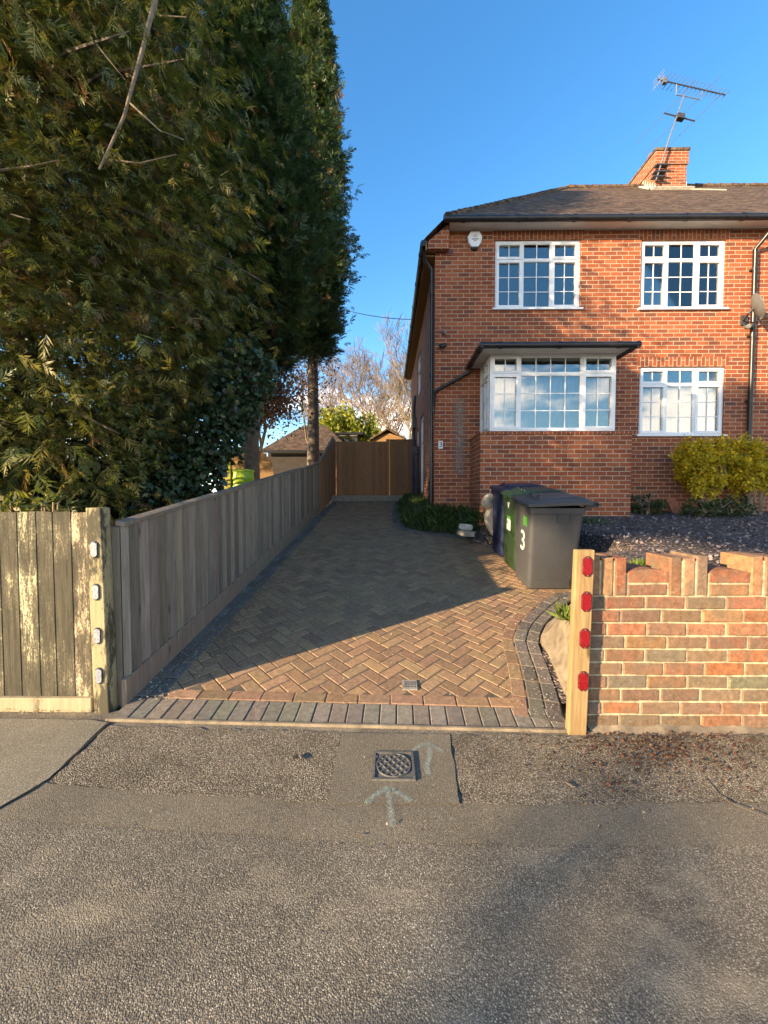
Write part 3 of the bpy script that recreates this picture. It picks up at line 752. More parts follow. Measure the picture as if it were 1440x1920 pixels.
# step below the gate
t_ = MB(); t_.box(-1.74, 0.72, 11.75, 12.7, 1.1, P(690, 929, 11.8).z); props(t_.build('concrete_step', M['concrete'], bevel=0.012, origin=(0, 11.75, 1.1)), 'low mossy concrete step in front of the brown gate', 'step')

# ================================================================== GARDEN WALL (front right)
WY = 2.277; CH = 0.0797
t = thing('garden_wall', (1.19, WY, 0), 'low old brick garden wall with a castellated top beside the pavement', 'wall')
pal = [(0.38, 0.14, 0.06), (0.30, 0.12, 0.068), (0.25, 0.128, 0.08), (0.22, 0.132, 0.088), (0.20, 0.132, 0.094), (0.32, 0.155, 0.088), (0.27, 0.145, 0.094)]
wl = [0.8, 1.2, 1.6, 1.3, 1.2, 0.9, 1.2]
def pc(z): return rc(random.choices(pal, wl)[0] if z > 0.25 else random.choices(pal[1:5] + [(0.17, 0.135, 0.10)], (1, 1.5, 1.5, 1.4, 1.6))[0], 0.2, 0.08)
bm_ = MB(); mo = MB(); X0, X1 = 1.197, 6.0; TH = 0.215; tilt = -0.0
def gb(x0, x1, z0, z1, y0, y1, col): bm_.cbox(((x0 + x1) / 2, (y0 + y1) / 2 + random.uniform(-.003, .003), (z0 + z1) / 2), ((x1 - x0) / 2, 0, random.uniform(-.002, .002)), (0, 0, (z1 - z0) / 2), (0, -(y1 - y0) / 2, 0), 0.0065, col)
for r in range(10):
    z0 = 0.008 + r * CH; x = X0 - random.uniform(0.0, 0.03) - (0.12 if r % 2 else 0.02)
    while x < X1:
        w = random.uniform(0.222, 0.238); x0 = max(x, X0)
        if x + w - x0 > 0.03: gb(x0, min(x + w, X1), z0, z0 + CH - 0.0095 + random.uniform(-.002, .002), WY, WY + TH, pc(z0))
        x += w + 0.0100
zc = 0.008 + 10 * CH
mo.box(X0 + 0.004, X1 - 0.01, WY + 0.007, WY + TH - 0.007, -0.03, zc - 0.004)
x = X0 - 0.012; k = 0
def capb(x0, x1, z0, z1, col, bulge):
    n = 8; pts = [(x0, WY - 0.001, z0), (x1, WY - 0.001, z0)] + [(x1 - (x1 - x0) * i / n, WY - 0.001, z1 - bulge * (2 * i / n - 1) ** 2) for i in range(n + 1)]
    bm_.prism(pts, (0, TH, 0), col)
while x < X1:
    if k % 2 == 0:
        for q in range(3):
            hh = random.uniform(0.222, 0.238); xx = x + q * 0.0785
            xa, xb = max(xx, X0), xx + 0.0665
            if xb - xa > 0.02: gb(xa, xb, zc, zc + hh, WY - 0.004, WY + TH, rc(random.choice(pal + [(0.36, 0.2, 0.115)]), 0.15, 0.06))
        mo.box(max(x, X0) + 0.005, x + 0.22, WY + 0.002, WY + TH - 0.006, zc - 0.005, zc + 0.208); x += 0.2385
    else:
        gb(x, x + 0.228, zc, zc + 0.066, WY, WY + TH, rc(random.choice(pal), 0.15))
        capb(x, x + 0.228, zc + 0.079, zc + 0.158, rc(random.choice(pal), 0.15), 0.018)
        mo.box(x - 0.012, x + 0.24, WY + 0.006, WY + TH - 0.006, zc - 0.005, zc + 0.132); x += 0.2405
    k += 1
bm_.build('brickwork', M['gbrick'], t); mo.build('mortar', M['gmortar'], t)
m = MB(); vs = []; fs = []; nn = 160                                   # cement footing smeared along the base
for i in range(nn + 1):
    xx = X0 + (X1 - X0) * i / nn; h = 0.014 + 0.02 * noise.noise(Vector((xx * 7, 0, 0)))+ random.uniform(-.004, .004)
    vs += [(xx, WY - 0.05 - 0.02 * noise.noise(Vector((xx * 5, 3, 0))), 0.0), (xx, WY - 0.022, h * 0.7), (xx, WY + 0.008, h + 0.01)]
for i in range(nn):
    for q in range(2): fs.append((i * 3 + q, (i + 1) * 3 + q, (i + 1) * 3 + q + 1, i * 3 + q + 1))
m.mesh(vs, fs); m.build('footing', M['haunch'], t, smooth=True)
# reflector post at the end of the wall
t = thing('gate_post', (1.13, 2.24, 0), 'new pale softwood post with four red reflectors fixed to the end of the brick wall', 'post')
ptop = P(1094, 1031, 2.22).z
m = MB(); m.obox((1.120, 2.236, ptop / 2 - 0.04), (0.053, 0, 0), (0, 0.024, 0), (0.016, 0, ptop / 2 + 0.04)); m.build('shaft', M['post_new'], t, bevel=0.006)
cs = [P(x, y, 2.21) for x, y in ((1101, 1062), (1099, 1128), (1096, 1197), (1093, 1277))]
reflectors(t, 'red', [(p.x, p.z) for p in cs], 0.060, 0.118, 2.2115, 0.36, 'lens_back')

# ================================================================== HOUSE
HY = 7.6
def F(px, py, Y=HY): p = P(px, py, Y); return p.x, p.z
HX0 = F(815, 700)[0]; HX1 = 15.0; HZ0 = 0.9; HZ1 = F(1000, 432)[1]; HB = 15.2
house = thing('brick_house', (HX0, HY, 1.1), 'two storey red brick semi-detached house with white windows and brown tiled roof', 'house')
def rect(a, b): (x0, z1), (x1, z0) = F(*a), F(*b); return (x0, x1, z0, z1)
W1 = rect((929, 450), (1087, 578)); W2 = rect((1203, 450), (1358, 578)); W3 = rect((1200, 688), (1356, 815))
W4 = (8.6, 10.2, W1[2], W1[3]); W5 = (11.5, 13.1, W1[2], W1[3]); W6 = (8.6, 10.2, W3[2], W3[3])
def wall_holes(m, u0, u1, z0, z1, holes, f, depth):
    us = sorted({u0, u1, *[h[0] for h in holes], *[h[1] for h in holes]}); zs = sorted({z0, z1, *[h[2] for h in holes], *[h[3] for h in holes]})
    for a, b in zip(us, us[1:]):
        for c, d in zip(zs, zs[1:]):
            um, zm = (a + b) / 2, (c + d) / 2
            if any(h[0] < um < h[1] and h[2] < zm < h[3] for h in holes): continue
            m.poly([f(a, c, 0), f(b, c, 0), f(b, d, 0), f(a, d, 0)])
    for h in holes:
        a, b, c, d = h
        m.poly([f(a, c, 0), f(a, c, depth), f(b, c, depth), f(b, c, 0)]); m.poly([f(a, d, 0), f(b, d, 0), f(b, d, depth), f(a, d, depth)])
        m.poly([f(a, c, 0), f(a, d, 0), f(a, d, depth), f(a, c, depth)]); m.poly([f(b, c, 0), f(b, c, depth), f(b, d, depth), f(b, d, 0)])
BX0, BX1, BY = P(900, 900, 6.8).x, P(1183, 900, 6.8).x, 6.8
BZ = P(1000, 809, 6.8).z
bw = (P(919, 700, 6.86).x, P(1155, 700, 6.86).x); bz0, bz1 = BZ + 0.02, P(1000, 664, 6.86).z
m = MB()
hb = (bw[0] + 0.05, bw[1] - 0.05, BZ, bz1)
wall_holes(m, HX0, HX1, HZ0, HZ1, [W1, W2, W3, W4, W5, W6, hb], lambda u, z, d: (u, HY + d, z), 0.12)
SW = [(11.0, 12.0, 3.9 + 0.55, 5.6), (10.0, 10.9, 1.5, 3.6), (11.6, 12.3, 2.3, 3.5)]
wall_holes(m, HY, HB, HZ0, HZ1, SW, lambda u, z, d: (HX0 + d, u, z), 0.12)
m.poly([(HX1, HY, HZ0), (HX1, HB, HZ0), (HX1, HB, HZ1), (HX1, HY, HZ1)]); m.poly([(HX0, HB, HZ0), (HX0, HB, HZ1), (HX1, HB, HZ1), (HX1, HB, HZ0)])
# bay plinth of brick
m.box(BX0, BX1, BY, HY - 0.001, HZ0, BZ - 0.045)
wall = m.build('wall', M['brick'], house)
m = MB(); m.box(BX0 - 0.015, BX1 + 0.015, BY - 0.015, HY - 0.002, BZ - 0.045, BZ + 0.0); m.build('coping', M['soldier'], house, bevel=0.004)
for w_ in (W1, W2, W3, W4, W5, W6):
    m = MB(); m.box(w_[0] - 0.06, w_[1] + 0.06, HY - 0.003, HY + 0.05, w_[3] + 0.003, min(w_[3] + 0.19, HZ1 - 0.002)); m.build('lintel', M['soldier'], house)

def window(x0, x1, z0, z1, Y, cols, bars, tf, axis='x', sill=True, curtain=None, room=True, side=1, label=None):
    """three-light casement with a row of top lights; axis 'x' looks along Y, 'y' is a return or side wall"""
    def bx(m, a, b, c, d, y0, y1):
        if axis == 'x': m.box(a, b, y0, y1, c, d)
        else: m.box(Y + (y0 - Y) * side, Y + (y1 - Y) * side, a, b, c, d) if side > 0 else m.box(Y - (y1 - Y), Y - (y0 - Y), a, b, c, d)
    fw = 0.045; m = MB()
    bx(m, x0, x0 + fw, z0, z1, Y, Y + 0.07); bx(m, x1 - fw, x1, z0, z1, Y, Y + 0.07)
    bx(m, x0 + fw, x1 - fw, z0, z0 + fw, Y + 0.001, Y + 0.069); bx(m, x0 + fw, x1 - fw, z1 - fw, z1, Y + 0.001, Y + 0.069)
    edges = [x0]
    for c in cols: edges.append(edges[-1] + (x1 - x0) * c)
    edges[-1] = x1; zt = z1 - (z1 - z0) * tf
    for e in edges[1:-1]: bx(m, e - 0.021, e + 0.021, z0 + fw, z1 - fw, Y + 0.002, Y + 0.068)
    xs_ = [x0 + fw] + [v for e in edges[1:-1] for v in (e - 0.021, e + 0.021)] + [x1 - fw]
    for i in range(len(cols)): bx(m, xs_[2 * i], xs_[2 * i + 1], zt - 0.021, zt + 0.021, Y + 0.003, Y + 0.067)
    lights = []
    for i in range(len(cols)):
        a, b = xs_[2 * i], xs_[2 * i + 1]
        for (c, d, nr) in ((z0 + fw, zt - 0.021, 3), (zt + 0.021, z1 - fw, 1)):
            opener = bars[i][1]
            s = 0.034 if opener else 0.012; yy = Y - 0.012 if opener else Y + 0.012
            o = 0.012 if opener else 0.0
            bx(m, a - o, a + s, c - o, d + o, yy, Y + 0.05); bx(m, b - s, b + o, c - o, d + o, yy, Y + 0.05)
            bx(m, a + s, b - s, c - o, c + s, yy + 0.001, Y + 0.049); bx(m, a + s, b - s, d - s, d + o, yy + 0.001, Y + 0.049)
            lights.append((a + s, b - s, c + s, d - s, bars[i][0], nr))
    w = m.build('window', M['white'], house)
    if label: w['label'] = label
    m = MB(); gbm = MB()
    for (a, b, c, d, nb, nr) in lights:
        t1, t2 = random.uniform(-.0022, .0022), random.uniform(-.0022, .0022)
        if axis == 'x': m.obox(((a + b) / 2, Y + 0.03, (c + d) / 2), ((b - a) / 2, (b - a) / 2 * t1, 0), (0, 0.003, 0), (0, (d - c) / 2 * t2, (d - c) / 2))
        else: m.obox((Y + 0.03 * side, (a + b) / 2, (c + d) / 2), (0.003, 0, 0), (0, (b - a) / 2, 0), (0, 0, (d - c) / 2))
        for k in range(1, nb):
            xx = a + (b - a) * k / nb; bx(gbm, xx - 0.008, xx + 0.008, c, d, Y + 0.019, Y + 0.024)
        for k in range(1, nr):
            zz = c + (d - c) * k / nr; bx(gbm, a, b, zz - 0.007, zz + 0.007, Y + 0.020, Y + 0.0235)
    m.build('pane', M['glass_low' if z0 < 4 else 'glass'], w)
    if gbm.v and len(cols) > 1: gbm.build('glazing_bar', M['white'], w)
    if sill: m = MB(); bx(m, x0 - 0.05, x1 + 0.05, z0 - 0.035, z0 - 0.001, Y - 0.085, Y + 0.05); m.build('sill', M['white'], w, bevel=0.005)
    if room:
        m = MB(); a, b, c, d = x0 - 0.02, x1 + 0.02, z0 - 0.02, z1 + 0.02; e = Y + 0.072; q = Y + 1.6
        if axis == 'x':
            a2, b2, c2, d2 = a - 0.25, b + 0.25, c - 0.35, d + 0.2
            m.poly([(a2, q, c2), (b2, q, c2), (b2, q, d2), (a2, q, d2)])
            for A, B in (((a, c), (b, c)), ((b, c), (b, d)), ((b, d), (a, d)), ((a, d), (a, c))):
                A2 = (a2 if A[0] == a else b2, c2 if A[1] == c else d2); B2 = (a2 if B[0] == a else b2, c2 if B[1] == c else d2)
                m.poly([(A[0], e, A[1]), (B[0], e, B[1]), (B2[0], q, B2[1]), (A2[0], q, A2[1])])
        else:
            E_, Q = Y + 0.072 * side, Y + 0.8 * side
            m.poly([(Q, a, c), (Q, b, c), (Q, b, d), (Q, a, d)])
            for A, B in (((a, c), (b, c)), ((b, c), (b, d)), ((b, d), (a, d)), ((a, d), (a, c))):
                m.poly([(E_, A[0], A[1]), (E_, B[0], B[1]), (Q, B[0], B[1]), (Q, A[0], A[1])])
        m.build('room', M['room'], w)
    if curtain:
        for (a, b, zc0, zc1) in curtain:
            m = MB(); n = int((b - a) / 0.008); vs = []; ph = random.uniform(0, 6)
            for i in range(n + 1):
                xx = a + (b - a) * i / n
                dy = 0.016 * math.sin(xx * 2 * math.pi / 0.085 + ph + 1.5 * noise.noise(Vector((xx * 5, 0, 0)))) + 0.012 * noise.noise(Vector((xx * 9, 1, 0)))
                for zz, kk in ((zc0, 1.25), (zc1, 0.75)): vs.append((xx, Y + 0.16 + dy * kk, zz))
            m.mesh(vs, [(2 * i, 2 * i + 2, 2 * i + 3, 2 * i + 1) for i in range(n)]); m.build('curtain', M['curtain'], w, smooth=True, sharp=180)
    return w
B3 = ((2, True), (2, False), (2, True)); C3 = (0.325, 0.345, 0.33)
IN = 0.035
window(W1[0], W1[1], W1[2], W1[3], HY + IN, C3, B3, 0.275)
window(W2[0], W2[1], W2[2], W2[3], HY + IN, C3, B3, 0.275, curtain=[(W2[1] - 0.30, W2[1] - 0.02, W2[2] + 0.05, W2[3])])
window(W3[0], W3[1], W3[2], W3[3], HY + IN, C3, B3, 0.25, curtain=[(W3[0] + 0.02, W3[1] - 0.02, W3[2], W3[2] + 0.34)])
window(W4[0], W4[1], W4[2], W4[3], HY + IN, C3, B3, 0.275); window(W5[0], W5[1], W5[2], W5[3], HY + IN, C3, B3, 0.275); window(W6[0], W6[1], W6[2], W6[3], HY + IN, C3, B3, 0.25)
bayw = window(bw[0], bw[1], bz0, bz1, 6.86, (0.235, 0.50, 0.265), ((2, True), (4, False), (2, True)), 0.255, sill=False, room=False,
              curtain=[(bw[0] + 0.06, bw[1] - 0.06, bz0, bz1 - (bz1 - bz0) * 0.255)], label='wide bay window with net curtains')
for xx, sd in ((bw[0], 1), (bw[1], -1)):
    window(6.935, HY, bz0, bz1, xx, (0.5, 0.5), ((2, True), (2, False)), 0.255, axis='y', sill=False, room=False, side=sd)
m = MB(); q = 9.6
m.poly([(bw[0], q, BZ - 0.4), (bw[1], q, BZ - 0.4), (bw[1], q, bz1 + 0.2), (bw[0], q, bz1 + 0.2)])
for xx in (bw[0] - 0.3, bw[1] + 0.3): m.poly([(xx, HY + 0.13, BZ - 0.4), (xx, q, BZ - 0.4), (xx, q, bz1 + 0.2), (xx, HY + 0.13, bz1 + 0.2)])
m.poly([(bw[0] - .3, HY + .125, BZ - 0.003), (bw[1] + .3, HY + .125, BZ - 0.003), (bw[1] + .3, q, BZ - 0.4), (bw[0] - .3, q, BZ - 0.4)])
m.poly([(bw[0] - .3, HY + .125, bz1 + 0.003), (bw[1] + .3, HY + .125, bz1 + 0.003), (bw[1] + .3, q, bz1 + 0.2), (bw[0] - .3, q, bz1 + 0.2)])
m.build('room', M['room'], bayw)
for (a, b, c, d) in SW:
    window(a, b, c, d, HX0 + IN, (1.0,), ((1, True),), 0.3, axis='y', sill=False)

m = MB()
for i in range(9):
    for j in range(30):
        def sp(u, v): q0 = F(846 + 3.4 * u, 735 + 5.8 * v); return (q0[0], HY - 0.0025, q0[1])
        e = (1 - abs(i - 4) / 4.6) * min(1, j / 4, (29 - j) / 5); m.poly([sp(i, j + 1), sp(i + 1, j + 1), sp(i + 1, j), sp(i, j)], (e, e, e))
m.build('stain', M['stain'], house)
# roof
EY, EZ = 7.33, P(1000, 404, 7.35).z; TP = 0.90; RX0 = 1.09; DD = 4.02
RZ = EZ + TP * DD; RYm = EY + DD; BYk = EY + 2 * DD; LX = 0.69; LZ = EZ - TP * (RX0 - LX)
RXe = HX1 + 0.3
def slope_uv(pts, o, u, v): return [((Vector(p) - o).dot(u), (Vector(p) - o).dot(v)) for p in pts]
m = MB()
fp = [(RX0, EY, EZ), (RXe, EY, EZ), (RXe - DD, RYm, RZ), (RX0 + DD, RYm, RZ)]
vfront = Vector((0, 1, TP)).normalized(); m.poly(fp, uv=slope_uv(fp, Vector((0, EY, EZ)), Vector((1, 0, 0)), vfront))
lp = [(LX, EY + 0.06, LZ), (RX0, EY, EZ), (RX0 + DD, RYm, RZ), (RX0, BYk, EZ), (LX, BYk, LZ)]
m.poly(lp[::-1], uv=slope_uv(lp[::-1], Vector((LX, EY, LZ)), Vector((0, 1, 0)), Vector((1, 0, TP)).normalized()))
bp = [(RX0, BYk, EZ), (RX0 + DD, RYm, RZ), (RXe - DD, RYm, RZ), (RXe, BYk, EZ)]
m.poly(bp, uv=slope_uv(bp, Vector((0, BYk, EZ)), Vector((1, 0, 0)), Vector((0, -1, TP)).normalized()))
rp = [(RXe, EY, EZ), (RXe, BYk, EZ), (RXe - DD, RYm, RZ)]
m.poly(rp, uv=slope_uv(rp, Vector((RXe, EY, EZ)), Vector((0, 1, 0)), Vector((-1, 0, TP)).normalized()))
roof = m.build('roof', M['roof'], house)
m = MB()                                                             # tile ends at the eaves: small overlapping tiles seen edge-on
x = RX0
while x < RXe: m.obox((x + 0.083, EY - 0.01, EZ - 0.004 + random.uniform(-.003, .003)), (0.080, 0, 0), (0, 0.05, 0.045), (0, -0.006, 0.007)); x += 0.17
m.build('eave_tiles', M['roof'], house); m = MB()
y = EY + 0.1
while y < BYk: m.obox((LX - 0.01, y + 0.083, LZ - 0.004), (0.05, 0, 0.045), (0, 0.080, 0), (-0.006, 0, 0.007)); y += 0.17
m.build('eave_tiles', M['roof'], house)
def ridge_tiles(m, a, b, r=0.10, st=0.32):
    a, b = Vector(a), Vector(b); n = int((b - a).length / st); d = (b - a).normalized()
    for k in range(n):
        p = a.lerp(b, k / n); e = a.lerp(b, (k + 1) / n)
        m.tube([p + Vector((0, 0, -0.035 + random.uniform(-.006, .006))), e + Vector((0, 0, -0.045))], [r * 1.05, r * 0.97], 9)
m = MB(); ridge_tiles(m, (RX0 + DD, RYm, RZ), (RXe - DD, RYm, RZ)); ridge_tiles(m, (RX0, EY, EZ), (RX0 + DD, RYm, RZ), 0.085, 0.22); ridge_tiles(m, (RX0, BYk, EZ), (RX0 + DD, RYm, RZ), 0.085, 0.22)
m.build('ridge_tiles', M['roof'], house)
m = MB(); m.box(RX0 + 0.06, HX1, EY + 0.045, HY - 0.001, HZ1 + 0.001, HZ1 + 0.03); m.box(RX0 + 0.055, HX1, EY + 0.02, EY + 0.044, HZ1 - 0.012, EZ - 0.02)
m.build('soffit', M['soffit'], house)
m = MB(); m.box(LX + 0.03, HX0 - 0.001, EY + 0.30, BYk, LZ - 0.20, LZ - 0.17); m.box(LX + 0.015, LX + 0.04, EY + 0.12, BYk, LZ - 0.19, LZ - 0.02); m.build('side_soffit', M['slat_tan'], house)
m = MB(); m.prism([(HX0 - 0.1, HY - 0.14, LZ - 0.16), (RX0 + 0.06, HY - 0.14, LZ - 0.16), (RX0 + 0.06, HY - 0.14, EZ - 0.05), (LX + 0.06, HY - 0.14, LZ - 0.02), (LX + 0.06, HY - 0.14, LZ - 0.16)][1:], (0, 0.139, 0)); m.build('eave_corbel', M['brick'], house)
def gutter(m, a, b, r=0.058):
    a, b = Vector(a), Vector(b); m.tube([a, b], r, 12); d = (b - a).normalized(); n = int((b - a).length / 1.05)
    for k in range(n + 1):
        p = a.lerp(b, (k + 0.35) / (n + 0.7)); m.tube([p - d * 0.03, p + d * 0.03], r + 0.009, 12)
m = MB(); gutter(m, (RX0 - 0.06, EY - 0.035, EZ - 0.085), (HX1, EY - 0.035, EZ - 0.10)); gutter(m, (LX - 0.03, EY + 0.10, LZ - 0.07), (LX - 0.03, BYk, LZ - 0.10))
# bay gutters
GZ = P(1000, 647, 6.5).z; gx0, gx1, gy = P(903, 647, 6.5).x, P(1193, 647, 6.5).x, 6.5
gutter(m, (gx0 - 0.03, gy, GZ), (gx1 + 0.06, gy, GZ), 0.052); gutter(m, (gx0, gy - 0.04, GZ), (gx0, HY - 0.02, GZ - 0.01), 0.052); gutter(m, (gx1 + 0.02, gy - 0.04, GZ), (gx1 + 0.02, HY - 0.02, GZ), 0.052)
m.build('gutter', M['black'], house, smooth=True)
m = MB(); m.prism([(gx0 + 0.03, gy + 0.035, GZ + 0.02), (gx1 - 0.01, gy + 0.035, GZ + 0.02), (gx1 - 0.01, HY - 0.002, GZ + 0.10), (gx0 + 0.03, HY - 0.002, GZ + 0.10)], (0, 0, 0.05)); m.build('bay_roof', M['lead'], house)
m = MB(); m.box(gx0 + 0.06, gx1 - 0.04, gy + 0.06, HY - 0.003, bz1 + 0.001, GZ + 0.015); m.build('bay_fascia', M['soffit'], house)
def pipe(pts, r=0.034, label=None):
    m = MB(); m.tube(pts, r, 12)
    for a, b in zip(pts, pts[1:]):
        a, b = Vector(a), Vector(b); ln = (b - a).length
        if abs((b - a).normalized().z) > 0.95 and ln > 1:
            for k in range(int(ln / 1.6) + 1):
                p = a.lerp(b, (k + 0.3) / (int(ln / 1.6) + 1)); m.tube([p + Vector((0, 0, .025)), p - Vector((0, 0, .025))], r + 0.008, 12)
                m.box(p.x - 0.06, p.x + 0.06, p.y + r * 0.6, p.y + r + 0.03, p.z - 0.015, p.z + 0.015)
    o = m.build('downpipe', M['black'], house, smooth=True); 
    if label: o['label'] = label
cx = HX0 - 0.055
pipe([(LX, HY - 0.08, LZ - 0.12), (LX + 0.02, HY + 0.05, LZ - 0.26), (cx, HY + 0.075, LZ - 0.42), (cx, HY + 0.075, 1.15)])
p1 = F(880, 668, 7.52); p2 = F(879, 698, 7.52); p3 = F(818, 732, 7.52)
pipe([(p1[0], 7.5, GZ - 0.03), (p2[0], 7.53, p2[1]), (p3[0], 7.54, p3[1]), (cx + 0.05, 7.575, p3[1] - 0.05), (cx + 0.03, 7.61, p3[1] - 0.40)], 0.032)
px_ = P(1416, 600, 7.5).x
pipe([(px_ + 0.12, EY - 0.03, EZ - 0.14), (px_ + 0.10, EY + 0.02, EZ - 0.30), (px_, HY - 0.055, EZ - 0.52), (px_, HY - 0.055, 1.15)], 0.038)
# side wall clutter
m = MB(); m.lathe((HX0 - 0.07, 11.3, 1.5), [(0.055, 0), (0.055, 1.15), (0.10, 1.18), (0.10, 1.38), (0.055, 1.40)], 14); m.tube([(HX0 - 0.07, 12.6, 1.4), (HX0 - 0.07, 12.6, 4.4), (HX0 - 0.02, 12.6, 4.7)], 0.05, 10); m.build('soil_pipe', M['lead'], house, smooth=True)
m = MB(); m.box(HX0 - 0.13, HX0 - 0.001, 12.3, 12.6, 3.62, 3.95); m.build('flue', M['black'], house, bevel=0.01)
m = MB(); a = F(836, 468); b = F(851, 479); m.box(a[0], b[0], HY - 0.02, HY - 0.001, b[1], a[1]); 
vent = m.build('air_vent', M['terracotta'], house, bevel=0.003); m = MB()
for k in range(3):
    z = a[1] + (b[1] - a[1]) * (k + 0.7) / 3.4; m.box(a[0] + 0.012, b[0] - 0.012, HY - 0.023, HY - 0.021, z - 0.008, z + 0.008)
m.build('slot', M['black'], vent)
# chimney
cx0, cx1 = P(1229, 320, 10.75).x, P(1291, 320, 10.75).x; cy0, cy1 = 10.75, 12.12; ctop = P(1260, 277, 10.75).z; cband = P(1260, 305, 10.72).z
m = MB(); m.box(cx0 + 0.03, cx1 - 0.03, cy0 + 0.03, cy1 - 0.03, 8.6, cband); m.box(cx0, cx1, cy0, cy1, cband, ctop - 0.075); ch = m.build('chimney', M['brick'], house)
m = MB(); m.box(cx0 - 0.025, cx1 + 0.025, cy0 - 0.025, cy1 + 0.025, ctop - 0.075, ctop); m.build('cap', M['roof'], ch, bevel=0.01)
m = MB(); m.lathe((cx0 + 0.25, cy0 + 0.45, ctop), [(0.17, 0), (0.16, 0.12), (0.17, 0.14), (0.13, 0.22), (0.02, 0.25)], 18); m.build('chimney_pot', M['terracotta'], ch, smooth=True); m = MB(); m.lathe((cx0 + 0.6, cy1 - 0.4, ctop), [(0.15, 0), (0.13, 0.18), (0.15, 0.2), (0.11, 0.21)], 18); m.build('chimney_pot', M['terracotta'], ch, smooth=True)
m = MB()
def rz(y): return EZ + TP * (min(y, 2 * RYm - y) - EY)
m.obox(((cx0 + cx1) / 2, cy0 - 0.005, rz(cy0) + 0.02), ((cx1 - cx0) / 2 + 0.12, 0, 0), (0, 0.06, 0.054), (0, -0.03, 0.035))
for sx, xx in ((-1, cx0 + 0.03), (1, cx1 - 0.03)):
    n = 6
    for k in range(n):
        ya = cy0 + 0.02 + (RYm - cy0) * k / n; yb = cy0 + (RYm - cy0) * (k + 1) / n
        m.prism([(xx + sx * 0.001, ya, rz(ya) - 0.02), (xx + sx * 0.001, yb, rz(yb) - 0.02), (xx + sx * 0.001, ya + 0.01, rz(ya) + 0.20)], (sx * 0.014, 0, 0))
    m.obox((xx + sx * 0.07, (cy0 + RYm) / 2, rz((cy0 + RYm) / 2) + 0.015), (0.08, 0, 0), (0, (RYm - cy0) / 2, (RYm - cy0) / 2 * TP), (0, -0.012, 0.013))
m.obox(((cx1 + 0.35), cy0 - 0.12, rz(cy0 - 0.12) + 0.012), (0.45, -0.12, -0.108), (0, 0.03, 0.027), (0, -0.009, 0.01))
m.build('flashing', M['cement'], ch)

# things fixed to the house
def aerial():
    Y = cy0 - 0.10
    def q(px, py, y=Y): return P(px, py, y)
    b = q(1231, 336); t = thing('tv_aerial', b, 'leaning television aerial mast with a long toothed boom on the brick chimney', 'aerial')
    m = MB(); m.tube([q(1230, 338), q(1252, 268), q(1283, 178)], [0.02, 0.02, 0.017], 8); m.build('mast', M['alu'], t)
    m = MB()
    for yy in (331, 322, 309): a = q(1231 + (331 - yy) * 0.3, yy); m.box(a.x - 0.10, a.x + 0.22, Y - 0.03, Y + 0.10, a.z - 0.014, a.z + 0.014)
    m.build('bracket', M['darkmetal'], t)
    a, e = q(1233, 149), q(1360, 178); m = MB(); m.tube([a, e], 0.016, 6)
    el = Vector((0.35, -0.8, 0.25)).normalized()
    for k in range(16):
        p = a.lerp(e, 0.10 + 0.9 * k / 15); ln = 0.17 - 0.004 * k; m.tube([p - el * ln, p + el * ln], 0.007, 5)
    m.build('boom', M['darkmetal'], t)
    m = MB(); p = a.lerp(e, 0.03); u = Vector((0, 0, 1)); 
    for s in (-1, 1):
        for k in (0.5, 1.2): m.tube([p + u * 0.08 * s * k - el * 0.15 + Vector((-.03 * k, 0, 0)), p + u * 0.08 * s * k + el * 0.15 + Vector((-.03 * k, 0, 0))], 0.005, 5)
    m.tube([p + u * 0.11, p - u * 0.11], 0.009, 6); m.obox(a.lerp(e, 0.1), (0.05, 0, 0), (0, 0.04, 0), (0, 0, 0.07)); m.build('reflector', M['alu'], t)
    m = MB(); m.tube([a.lerp(e, 0.28), q(1268, 178), q(1282, 180), q(1312, 187), q(1318, 172)], 0.012, 6); m.build('cradle', M['alu'], t)
    m = MB(); a2, e2 = q(1245, 212), q(1303, 227); m.tube([a2, e2], 0.017, 6)
    for f, ln in ((0.02, 0.75), (0.52, 0.95), (0.97, 0.65)):
        p = a2.lerp(e2, f); d = Vector((0.55, -0.5, 0.45)).normalized(); m.tube([p - d * ln, p + d * ln], 0.006, 5)
    p = a2.lerp(e2, 0.52); m.obox(p, (0.09, 0, -0.02), (0, 0.06, 0), (0, 0, 0.06)); m.build('lower_boom', M['darkmetal'], t)
    m = MB(); m.tube([q(1231, 335, cy0 - 0.03), q(1229, 345, cy0 - 0.03), q(1234, 360, cy0 - 0.03), q(1238, 368, cy0 - 0.06)], 0.006, 5); m.build('cable', M['black'], t)
aerial()
